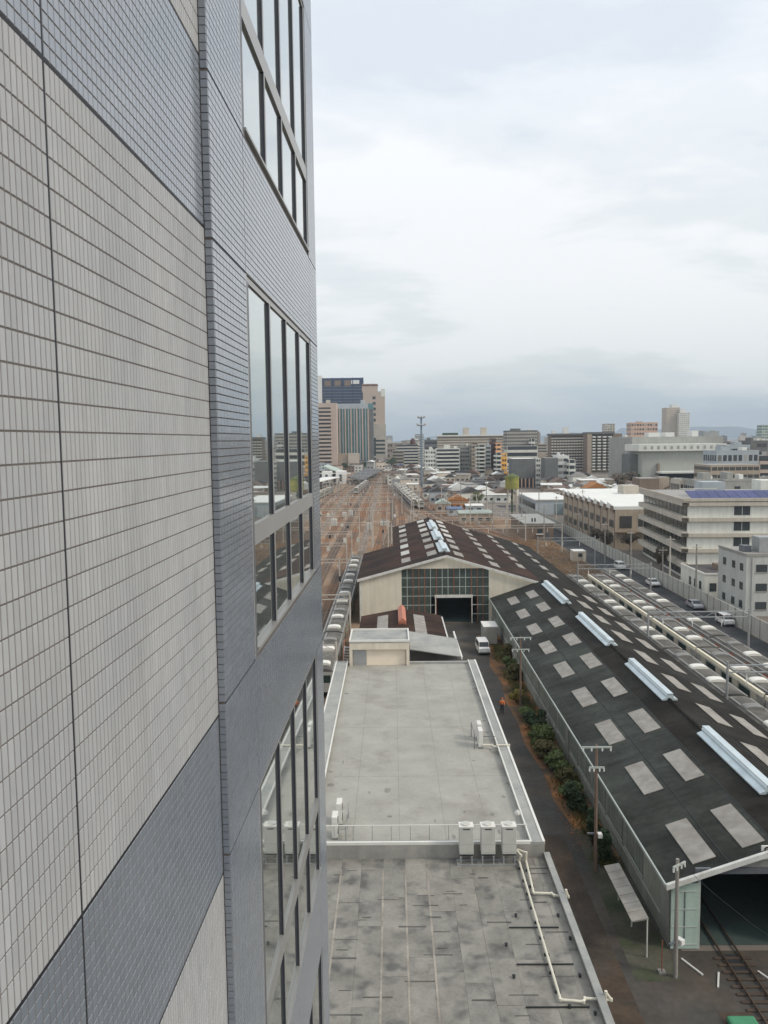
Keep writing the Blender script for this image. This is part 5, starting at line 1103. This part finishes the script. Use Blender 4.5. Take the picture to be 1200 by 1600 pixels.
cube('pale_podium', m_wpaint2, pk, a.x + 8.5, b_.x + 1.0, 952, 959.8, 0, a.z - 38)
for j in range(4): cube('window_band', m_winglass, pk, a.x + 8.6, b_.x - .3, 951.9, 952.1, a.z - 58 - j * 4.6, a.z - 55.8 - j * 4.6)
for j in range(7): cube('window_band', m_winglass, pk, a.x + 8.6, a.x + 14.5, 951.9, 952.1, 4 + j * 4.6, 6.4 + j * 4.6)
gl2 = pxblock('teal_glass_office', 'teal glass office slab with pale vertical fins', 526, 583, 631, 900, 24, m_teal, 1, 'none', seed=0)
a, b_ = AY(526, 631, 900), AY(575, 631, 900)
cube('top_band', m_bluegrey, gl2, a.x, b_.x, 899.4, 899.99, a.z - 5.5, a.z)
for k in range(6): x = a.x + 3 + (b_.x - a.x - 3) * k / 5; cube('pale_fin', m_pink, gl2, x - .7, x + .7, 898.6, 899.99, 8, a.z - 5.6)
for k in range(6): x = a.x + .2 + (b_.x - a.x - 3) * k / 5; cube('grey_fin', m_bluegrey, gl2, x - .45, x + .45, 898.9, 899.99, 8, a.z - 5.6)
for j in range(18): cube('floor_line', m_grey2, gl2, a.x, b_.x, 899.7, 899.995, 9 + j * 3.6, 9.5 + j * 3.6)
cube('plain_edge', m_grey2, gl2, b_.x, AY(583, 631, 900).x + .1, 899.5, 899.99, 0, a.z - 6); cube('plant_room', m_bluegrey, gl2, a.x + 26, b_.x - 4, 903, 915, a.z, a.z + 4)
cube('pale_annexe', m_tan, gl2, AY(526, 720, 870).x, AY(561, 720, 870).x, 870, 890, 0, AY(540, 709, 870).z); cube('pale_annexe', m_wpaint2, gl2, AY(544, 720, 868).x, AY(561, 720, 868).x, 868, 869.98, 0, AY(540, 708, 868).z)
pb = pxblock('pink_balcony_tower', 'pink apartment tower with stacked balconies next to the teal office', 494, 525.5, 630, 860, 22, m_pink, 1, 'none', seed=0)
a, b_ = AY(494, 630, 860), AY(525.5, 630, 860)
for j in range(15): cube('balcony', m_pink, pb, a.x, a.x + 15.3, 857.6, 859.99, 6 + j * 4.0, 8.0 + j * 4.0); cube('balcony_recess', m_shadeglass, pb, a.x, a.x + 15.0, 859.8, 860.02, 8.05 + j * 4.0, 9.9 + j * 4.0)
cube('lift_head', m_wpaint2, pb, a.x + 10, a.x + 14, 864, 870, a.z, a.z + 3.5)
# ------------------------------------------------------------------ city band behind the yard
pxblock('brown_hall', 'wide brown hall with a dark dome behind the yard', 605, 652, 692, 1080, 40, m_tan, 4, 'grid', n=12, seed=0)
dm = MB(); dp = AY(645, 690, 1075)
for k in range(4):
    a0, a1 = k * math.pi / 8, (k + 1) * math.pi / 8; dm.cyl((dp.x, dp.y, dp.z - 1 + 5.5 * math.sin(a0)), (dp.x, dp.y, dp.z - 1 + 5.5 * math.sin(a1)), 3.6 * math.cos(a0), max(.05, 3.6 * math.cos(a1)), 12)
dmo = thing('roof_dome', 'dark round tank on the roof of the brown hall', 'tank', (dp.x, dp.y, dp.z - 3)); dm.build('dome', m_maroon, dmo, smooth=True); MB().cyl((dp.x, dp.y, dp.z - 4), (dp.x, dp.y, dp.z - .8), 3.4, n=12).build('drum', m_maroon, dmo)
pxblock('dark_office', 'dark office block behind the floodlight tower', 664, 684, 688, 900, 20, m_grey2, 5, seed=3)
sl_ = pxblock('long_apartment_slab', 'very long beige apartment slab with a pale roof edge', 684, 790, 682, 820, 16, m_beige, 13, 'grid', n=34, seed=0, wmat=m_shadeglass)
a, b_ = AY(684, 682, 820), AY(790, 682, 820)
cube('roof_edge', m_whiter, sl_, a.x - .5, b_.x + .5, 818.8, 836.5, a.z, a.z + 1.2)
for px in (729, 757): x = AY(px, 680, 820).x; cube('lift_tower', m_wpaint2, sl_, x - 2.8, x + 2.8, 824, 832, a.z + 1.2, a.z + 8.5)
cube('roof_garden', m_leaf[0], sl_, AY(692, 680, 820).x, AY(716, 680, 820).x, 822, 830, a.z + 1.21, a.z + 3.4)
pxblock('white_balcony_house', 'white apartment house with stacked balconies before the long slab', 682, 718, 702, 640, 14, m_wpaint, 8, 'balcony', seed=5)
pxblock('narrow_white_flats', 'narrow white flats beside the floodlight tower', 664, 681, 704, 640, 14, m_wpaint, 7, 'grid', n=4, seed=6)
pxblock('grey_brown_flats', 'grey brown flats with small windows before the long slab', 719, 737, 698, 650, 14, m_grey1, 8, 'grid', n=5, seed=7)
pxblock('tan_narrow_tower', 'narrow tan tower beside the white curved flats', 737, 747, 690, 640, 12, m_tan, 10, 'bands', seed=0)
pxblock('curved_white_flats', 'slim white flats with deep dark balconies', 748, 758, 695, 600, 12, m_wpaint, 10, 'balcony', seed=0, wmat=m_dark, d=1.6)
pxblock('blue_grey_flats', 'blue grey flats beside the slim white flats', 758.5, 767, 697, 605, 12, m_bluegrey, 9, 'bands', seed=2)
pxblock('maroon_tower', 'dark maroon tower between blue grey and orange flats', 767.5, 775, 685, 610, 12, m_maroon, 9, 'bands', seed=0)
pxblock('salmon_flats', 'salmon pink flats with the orange stair block attached', 775.5, 783, 692, 600, 12, M('peach_wall', (0.85, 0.47, 0.24), 0.8, 0.08, 0.2), 9, 'bands', seed=0)
ob = pxblock('orange_flats', 'bright orange flats with small dark windows', 783.5, 792, 708, 585, 14, m_orange, 6, 'grid', n=2, seed=0)
pxblock('cream_stack_flats', 'cream flats with brown balconies below the orange block', 775.5, 783.2, 707, 580, 8, m_wpaint2, 7, 'balcony', seed=0)
pxblock('grey_apartment_block', 'tall grey apartment block with open balcony grid and white corner bands', 791, 840, 674, 700, 18, m_grey2, 13, 'grid', n=16, seed=8, wmat=m_wpaint2)
for k, (xa, xb, yt) in enumerate(((830, 836, 685), (792, 840, 697))): pxblock('white_terrace', ('white corner balconies of the grey apartment block', 'low white terraced flats before the grey apartment block')[k], xa, xb, yt, 690 - k * 50, 9, m_wpaint, 7 - k * 2, 'balcony', seed=0)
gw = pxblock('grey_warehouse', 'grey flat warehouse with a white roof edge and open ground floor', 801, 836, 717, 520, 18, m_grey2, 1, 'none', seed=0, roof=m_whiter)
for k in range(6): x = AY(803 + k * 6, 736, 520).x; cube('column', m_salmon, gw, x - .4, x + .4, 519.3, 519.9, 0, 6)
cube('dark_opening', m_dark, gw, AY(801, 736, 520).x + .5, AY(836, 736, 520).x - .5, 519.95, 520.05, .5, 6)
pxblock('white_orange_flats', 'white and orange narrow flats beside the grey warehouse', 837, 845, 716, 520, 12, m_wpaint, 6, 'grid', n=2, seed=0)
pxblock('grey_cube_office', 'dark grey cube office among white houses', 852, 872, 716, 500, 14, m_grey2, 1, 'none', seed=0)
pxblock('white_clinic', 'white stepped clinic building beside the dark cube', 871, 889, 714, 505, 14, m_whiter, 5, 'bands', seed=4)
pxblock('white_clinic_wing', 'taller white wing behind the white stepped clinic', 868, 882, 711, 522, 10, m_whiter, 6, 'bands', seed=0)
pxblock('white_pale_flats', 'pale white flats at the foot of the brown apartment block', 889, 899, 718, 500, 12, m_wpaint, 5, 'balcony', seed=0)
# brown apartment block in two wings
wa = pxblock('brown_apartment_block', 'brown apartment block wing with a fine grid of balconies', 861, 917, 680, 760, 16, m_brown, 12, 'none', seed=0)
a, b_ = AY(861, 680, 760), AY(917, 680, 760)
windows(wa, 'f', a.x, b_.x, 2, a.z - 1, 759.9, 13, 12, m_wpaint, (.05, .48), .6); windows(wa, 'f', a.x, b_.x, 2, a.z - 1, 759.97, 13, 12, m_dark, (.5, .92), .8)
cube('roof_edge', m_grey2, wa, a.x - .6, b_.x + .6, 758.6, 777, a.z, a.z + 1.4); cube('roof_house', m_whiter, wa, a.x + 2, a.x + 6, 764, 770, a.z + 1.4, a.z + 4); cube('roof_house', m_whiter, wa, AY(882, 680, 760).x, AY(890, 680, 760).x, 764, 770, a.z + 1.4, a.z + 7.5)
wb2 = pxblock('brown_apartment_block', 'brown apartment block wing with bold white rounded balconies', 917.5, 972, 678, 735, 16, m_brown, 12, 'none', seed=0)
a, b_ = AY(917.5, 678, 735), AY(972, 678, 735)
cube('stair_tower', m_tan, wb2, a.x, a.x + 4, 733.4, 734.98, 0, a.z + .8)
for k in range(6):
    x = a.x + 4.3 + k * 4.75; top = 12 if k < 4 else 10
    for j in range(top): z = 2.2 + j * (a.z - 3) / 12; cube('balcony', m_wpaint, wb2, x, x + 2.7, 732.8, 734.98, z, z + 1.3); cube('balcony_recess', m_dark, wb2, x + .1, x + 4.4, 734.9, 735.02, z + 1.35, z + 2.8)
cube('roof_edge', m_grey2, wb2, a.x - .3, b_.x - 7, 733.4, 752, a.z, a.z + 1.6)
pxblock('pale_tower', 'pale distant tower rising behind the brown apartment block', 945, 961, 662, 1500, 20, m_wpaint2, 14, 'grid', n=4, seed=0)
pxblock('white_slim_flats', 'white slim flats between the brown block and the grey hall', 974, 985, 684, 700, 14, m_wpaint, 9, 'bands', seed=2)
pxblock('pink_distant_block', 'wide pink block on the skyline behind the grey hall', 986, 1028, 661, 1250, 24, m_salmon, 8, 'grid', n=10, seed=9)
t1 = pxblock('twin_tower', 'taller of the twin grey apartment towers on the skyline', 1042, 1063, 637, 1300, 24, m_wpaint2, 24, 'grid', n=6, seed=0, wmat=m_tan); t2 = pxblock('twin_tower', 'lower of the twin apartment towers with white crown', 1061, 1078, 645, 1290, 22, m_wpaint, 22, 'grid', n=5, seed=0, wmat=m_grey1)
for t_, (xa, xb, yt, yb, Y_) in ((t1, (1050, 1061, 632, 637, 1304)), (t2, (1063, 1072, 639, 645, 1294))): cube('crown', m_whiter, t_, AY(xa, yt, Y_).x, AY(xb, yt, Y_).x, Y_, Y_ + 12, AY(xa, yb, Y_).z - 3, AY(xa, yt, Y_).z)
# the great grey hall
hl = thing('grey_hall', 'huge windowless grey hall with a white band along its upper wall', 'building', (0, 0, 0))
a, b_ = AY(988, 683, 560), AY(1130, 683, 560); f0, f1 = AY(1004, 705, 530), AY(1122, 705, 530)
cube('wall', m_grey1, hl, a.x, b_.x, 560, 620, 0, a.z); cube('front_block', M('pale_grey_wall', (0.4, 0.41, 0.37), 0.85, 0.08, 0.1, streak=0.1), hl, f0.x, f1.x, 530, 559.9, 0, f0.z)
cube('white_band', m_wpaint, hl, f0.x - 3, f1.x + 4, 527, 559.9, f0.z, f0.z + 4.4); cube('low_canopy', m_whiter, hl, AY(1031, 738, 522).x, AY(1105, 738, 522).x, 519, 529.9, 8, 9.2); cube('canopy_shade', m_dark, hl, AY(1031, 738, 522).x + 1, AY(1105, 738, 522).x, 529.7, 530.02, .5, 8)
for k in range(12): cube('band_vent', m_grey1, hl, f0.x + k * 4.2, f0.x + 1.6 + k * 4.2, 526.9, 527.05, f0.z + 1.2, f0.z + 3.2)
for k, (xa, xb, hh) in enumerate(((1010, 1028, 3), (1036, 1050, 3), (1077, 1087, 4))): x0, x1 = AY(xa, 680, 580).x, AY(xb, 680, 580).x; cube('roof_unit', m_whiter, hl, x0, x1, 575, 585, a.z, a.z + hh)
cube('chimney', m_brown, hl, f0.x + 9.2, f0.x + 10.6, 528.4, 529.8, 0, f0.z - 8); cube('side_recess', m_grey2, hl, f0.x - 5, f0.x - .1, 540, 559.8, 0, f0.z - 2)
pxblock('parking_deck', 'tan three-deck car park with open storeys', 1111, 1188, 727, 430, 24, m_tan, 4, 'bands', wmat=m_shadeglass, seed=0)
pxblock('pale_blue_offices', 'pale blue grey offices stepping up behind the car park', 1120, 1186, 706, 460, 20, m_bluegrey, 3, 'grid', n=8, seed=3)
pxblock('pale_blue_tower', 'set-back upper storeys of the pale blue grey offices', 1134, 1172, 697, 482, 14, m_bluegrey, 4, 'bands', seed=2)
pxblock('dark_brown_flats', 'dark brown flats at the edge of the pale blue offices', 1173, 1200, 690, 560, 20, m_grey2, 5, 'bands', seed=4)
pxblock('red_brown_flats', 'red brown flats beside the car park', 1186, 1204, 712, 470, 14, m_maroon, 4, 'balcony', bal=m_pink, seed=0)
pxblock('green_distant_tower', 'pale green tower at the skyline beyond the dark brown flats', 1191, 1203, 664, 1100, 16, m_grn, 12, 'grid', n=3, seed=0)
pxblock('grey_stepped_house', 'grey stepped building behind the blue panelled roof', 1085, 1132, 752, 300, 14, m_grey1, 2, 'grid', n=5, seed=6)
pxblock('grey_gym', 'grey hall with a curved canopy behind the blue panelled roof', 1132, 1186, 752, 296, 16, m_grey1, 2, 'grid', n=4, seed=7)
pxblock('cream_small_house', 'small cream house beside the grey stepped building', 1062, 1080, 749, 310, 10, m_wpaint2, 2, 'grid', n=3, seed=0)
pxblock('brown_fenced_yard', 'brown boarded block before the great grey hall', 1000, 1030, 748, 370, 12, m_brown, 1, 'none', seed=0)
pxblock('brown_wooden_block', 'tall brown boarded block beside a round dark tree', 1030, 1046, 746, 372, 8, m_tan, 1, 'none', seed=0)
# ------------------------------------------------------------------ low houses and sheds of the middle distance
def house(x, y, w, d, h, wall, roof, gable=True, label='', group=None, rz=0.0):
    t = thing('small_house' if gable else 'small_shed', label, 'house' if gable else 'shed', (0, 0, 0), group)
    cube('wall', wall, t, -w / 2, w / 2, 0, d, 0, h)
    if gable:
        r = MB(); r.prism([(-w / 2 - .4, -.4, h), (w / 2 + .4, -.4, h), (0, -.4, h + w * .28)], [(-w / 2 - .4, d + .4, h), (w / 2 + .4, d + .4, h), (0, d + .4, h + w * .28)]); r.build('roof', roof, t)
    else:
        r = MB(); r.prism([(-w / 2 - .3, -.3, h), (w / 2 + .3, -.3, h), (w / 2 + .3, d + .3, h + .02), (-w / 2 - .3, d + .3, h + .02)], [(-w / 2 - .3, -.3, h + .25), (w / 2 + .3, -.3, h + .25), (w / 2 + .3, d + .3, h + .7), (-w / 2 - .3, d + .3, h + .7)]); r.build('roof', roof, t)
    n = max(2, int(w / 2.6))
    for j in range(max(1, int(h / 3))):
        for i in range(n): cube('window', m_winglass, t, -w / 2 + w / n * (i + .25), -w / 2 + w / n * (i + .75), -.06, .05, j * 2.9 + 1.0, j * 2.9 + 2.2)
    t.location = (x, y, 0); t.rotation_euler = (0, 0, rz); return t
CN = {'white_sheet_roof': 'white', 'grey_flat_roof': 'grey', 'orange_brown_roof': 'orange-brown', 'blue_sheet_roof': 'blue', 'dark_tiled_roof': 'dark', 'white_block_paint': 'white', 'tan_wall': 'tan', 'beige_wall': 'beige', 'brown_wall': 'brown', 'grey_wall': 'grey', 'cream_render': 'cream', 'blue_grey_wall': 'blue-grey', 'pale_green_roof': 'pale green', 'pink_tile_wall': 'pink'}
named = [(645, 768, 7, 5, 4.2, m_cream, m_whiter, False, 'cream flat shed at the foot of the floodlight tower'), (705, 760, 16, 10, 5, m_wpaint, m_whiter, False, 'white-roofed workshop behind the yard trains'), (680, 752, 10, 10, 5, m_bluegrey, m_grn, True, 'pale green gabled workshop near the floodlight tower'),
         (716, 778, 12, 8, 4.5, m_cream, m_whiter, True, 'cream house with white roof by the orange-roofed shed'), (716, 797, 9, 7, 4.2, m_ochre, m_ochre, True, 'orange-brown shed in the middle of the yard'), (742, 775, 11, 8, 3.6, m_wpaint, m_whiter, False, 'long white shed beyond the orange-brown shed'), (768, 785, 14, 6, 3.6, m_wpaint, m_whiter, False, 'low white shed at the foot of the water tower'),
         (711, 806, 6, 6, 2.6, m_bluegrey, m_bluer, False, 'low shed with a blue sheet roof behind the big shed'), (744, 818, 12, 9, 3.6, m_tan, m_grn, False, 'tan shed with a pale green roof behind the big shed'), (693, 800, 6, 8, 3.6, m_tan, m_grn, True, 'small shed with a pale green gable near the yard trains'),
         (742, 802, 7, 6, 3.0, m_bluegrey, m_whiter, False, 'blue-grey cabin with a white roof by the orange-brown shed'), (724, 746, 8, 10, 6, m_tan, m_tiler, True, 'tan house with dark gable in front of the grey brown flats'), (745, 748, 10, 10, 7, m_cream, m_tiler, True, 'cream house with dark gable in front of the slim white flats'), (697, 743, 10, 9, 7, m_wpaint, m_whiter, False, 'white stepped house below the stacked balconies'), (668, 744, 8, 9, 6, m_tan, m_ochre, True, 'tan house with orange-brown gable beside the floodlight tower')]
for px, py, w, d, h, wl, rf, gbl, lab in named:
    p_ = G(px, py); house(p_.x, p_.y, w, d, h, wl, rf, gbl, lab)
m_brownr = M('brown_roof', (0.17, 0.12, 0.095), 0.85, 0.2, 0.3); CN['brown_roof'] = 'brown'
def free(x, y): return True
def filler(n, yr, xr, seed, hr, group, houses=True):
    g = random.Random(seed); c = 0
    while c < n:
        y = yr[0] + (yr[1] - yr[0]) * g.random() ** 1.3; px = g.uniform(*xr); x = (px - 612) * y / F
        w = g.uniform(4.5, 10); d = g.uniform(6, 10); h = g.uniform(*hr)
        wl = g.choice((m_wpaint, m_tan, m_beige, m_brown, m_grey1, m_cream, m_bluegrey)); rf = g.choice((m_tiler, m_brownr, m_whiter, m_greyr, m_brownr, m_tiler, m_greyr, m_whiter) + ((m_bluer, m_ochre) if g.random() < .15 else ()))
        house(x, y, w, d, h, wl, rf, g.random() < .55, '%s %s house with a %s %s roof beyond the rail yard' % ('low' if h < (hr[0] + hr[1]) / 2 else 'taller', CN[wl.name], CN[rf.name], 'wide' if w > 7.2 else 'narrow'), group, g.uniform(-.3, .3)); c += 1
filler(120, (540, 820), (606, 860), 5, (4.5, 8.5), 'low houses behind the yard')
filler(60, (400, 560), (668, 800), 6, (3, 5.5), 'low houses behind the yard')
filler(70, (388, 520), (845, 990), 8, (4, 8), 'low houses behind the yard')
filler(46, (330, 480), (1050, 1250), 9, (4, 9), 'low houses behind the yard')
filler(36, (800, 1000), (470, 610), 12, (5, 10), 'low houses behind the yard')
def skyline(n, yr, xr, seed, hr):
    g = random.Random(seed)
    for k in range(n):
        y = g.uniform(*yr); x = (g.uniform(*xr) - 612) * y / F; w = g.uniform(12, 30); d = g.uniform(12, 20); h = g.uniform(*hr)
        wl = g.choice((m_wpaint, m_wpaint, m_beige, m_tan, m_grey1, m_bluegrey, m_brown, m_wpaint2, m_wpaint2))
        nm = {'ivory_block_paint': 'ivory'}.get(wl.name) or CN.get(wl.name, 'pale'); st_ = g.choice(('bands', 'bands', 'balcony', 'none'))
        block('distant_building', 'distant %s %s %s building with %s beyond the yard' % ('wide' if w > 21 else 'narrow', ('low-rise' if h < 17 else 'mid-rise' if h < 27 else 'high-rise') + (' bare-roofed' if k % 3 == 0 else ''), nm, {'bands': 'window bands', 'balcony': 'balconies', 'none': 'plain walls'}[st_]), x, x + w, y, y + d, h, wl, max(2, int(h / 3.4)), st_, faces='f', seed=k % 3, group='distant city buildings')
skyline(90, (900, 1500), (600, 1290), 31, (10, 26)); skyline(110, (1500, 3200), (590, 1300), 32, (14, 48)); skyline(14, (700, 1000), (1130, 1300), 33, (12, 30)); skyline(12, (1200, 2600), (380, 600), 34, (15, 40)); skyline(14, (500, 1200), (200, 440), 35, (9, 24))
# trees
def tree(x, y, h, r, mat, label, seed, n=900, size=.5, group=None):
    t = thing('tree', label, 'tree', (x, y, 0), group)
    tk_ = MB(); tk_.cyl((x, y, 0), (x, y, h * .55), r * .09, r * .05, 7); g = random.Random(seed)
    for k in range(6): a = g.uniform(0, 6.28); tk_.cyl((x, y, h * g.uniform(.3, .5)), (x + math.cos(a) * r * .6, y + math.sin(a) * r * .6, h * g.uniform(.65, .9)), r * .04, r * .015, 5)
    tk_.build('trunk', m_bark, t); crown((x, y, h * .66), (r, r, h * .36), n, seed, size, 9).build('crown', mat, t)
m_bare = M('bare_twigs', (0.12, 0.1, 0.075), 0.9, 0.2, 0.3)
for k, (px, py, h, r, mt, lab) in enumerate(((612, 733, 13, 9, m_leaf[0], 'large rounded dark tree at the foot of the pink tower'), (540, 735, 8, 5, m_leaf[0], 'dark green tree before the teal glass office'), (555, 736, 7, 5, m_leaf[0], 'low dark green tree beside the teal glass office'), (567, 735, 9, 5, m_leaf[0], 'dark green tree right of the pale annexe'), (590, 733, 8, 5, m_leaf[0], 'dark tree between the teal office and the pink tower'),
        (972, 775, 11, 5, m_bare, 'bare brown tree between the brown works and grey hall'), (983, 768, 12, 5, m_bare, 'tall bare tree at the near corner of the grey hall'), (994, 760, 9, 5, m_leaf[0], 'dark tree tucked against the grey hall'), (1040, 766, 8, 3.2, m_leaf[0], 'round dark tree beside the tall boarded block'), (958, 765, 8, 4, m_bare, 'bare tree behind the white cabin roof'), (1190, 742, 9, 5, m_leaf[0], 'dark tree at the end of the car park'),
        (748, 788, 6, 3.5, m_leaf[1], 'small green tree beside the orange-brown shed'), (948, 862, 6, 2.6, m_bare, 'bare tree behind the long wall near the brown works'), (930, 852, 5, 2.6, m_bare, 'leafless shrub tree behind the wall by the brown works'), (1033, 900, 7, 1.8, m_bare, 'thin bare tree before the balcony block'), (965, 850, 6, 3, m_bare, 'brown tree at the end wall of the brown works'), (985, 862, 5, 3, m_bare, 'brown shrub tree before the balcony block corner'))):
    p_ = G(px, py); tree(p_.x, p_.y, h, r, mt, lab, 200 + k, 700 if p_.y > 400 else 1100, .6 if p_.y > 400 else .25)
# dry weeds on the unused ground
wd = MB(); gw_ = random.Random(9)
for k in range(7000):
    x = gw_.uniform(34.5, 48); y = gw_.uniform(172, 250); z = 0; h = gw_.uniform(.15, .5); a = gw_.uniform(0, 6.28); s = .12
    wd.quad((x - s * math.cos(a), y - s * math.sin(a), z), (x + s * math.cos(a), y + s * math.sin(a), z), (x + s * .4, y, h))
tag(wd.build('dry_weeds', M('dry_weed', (0.3, 0.2, 0.11), 0.9, 0.3, 0.2), None), 'dry brown weeds on the ground past the stabled trains', 'weeds', kind='stuff')
# ------------------------------------------------------------------ far hills and the air
m_hill = M('wooded_hills', (0.05, 0.065, 0.05), 0.95, 0.2, 0.002)
hm_ = MB(); gh = random.Random(4); prof = []
for k in range(121):
    x = -8600 + k * 145
    prof.append((x, 70 + 115 * (0.5 + .5 * math.sin(k * .13 + 4.1)) + 55 * math.sin(k * .41) + 14 * math.sin(k * 1.3) + (170 if x > 3600 else -40)))
for k in range(120):
    (xa, ha), (xb, hb) = prof[k], prof[k + 1]
    hm_.quad((xa, 12600, 0), (xb, 12600, 0), (xb, 13400, max(8, hb * .62)), (xa, 13400, max(8, ha * .62))); hm_.quad((xa, 13400, max(8, ha * .62)), (xb, 13400, max(8, hb * .62)), (xb, 14400, 0), (xa, 14400, 0))
struct('hills', hm_, m_hill)
hz = MB().box(-9300, 9300, -2800, 15300, -1.0, 420.0)
hmat = bpy.data.materials.new('haze_air'); hmat.use_nodes = True; ht = hmat.node_tree
for n_ in list(ht.nodes):
    if n_.type != 'OUTPUT_MATERIAL': ht.nodes.remove(n_)
pv = ht.nodes.new('ShaderNodeVolumePrincipled'); pv.inputs['Color'].default_value = (0.72, 0.86, 1.0, 1); pv.inputs['Density'].default_value = 0.00013; pv.inputs['Anisotropy'].default_value = 0.2
ht.links.new(pv.outputs[0], [n_ for n_ in ht.nodes if n_.type == 'OUTPUT_MATERIAL'][0].inputs['Volume'])
tag(hz.build('haze', hmat, None), 'pale thin haze in the air over the whole city', 'haze', kind='stuff')
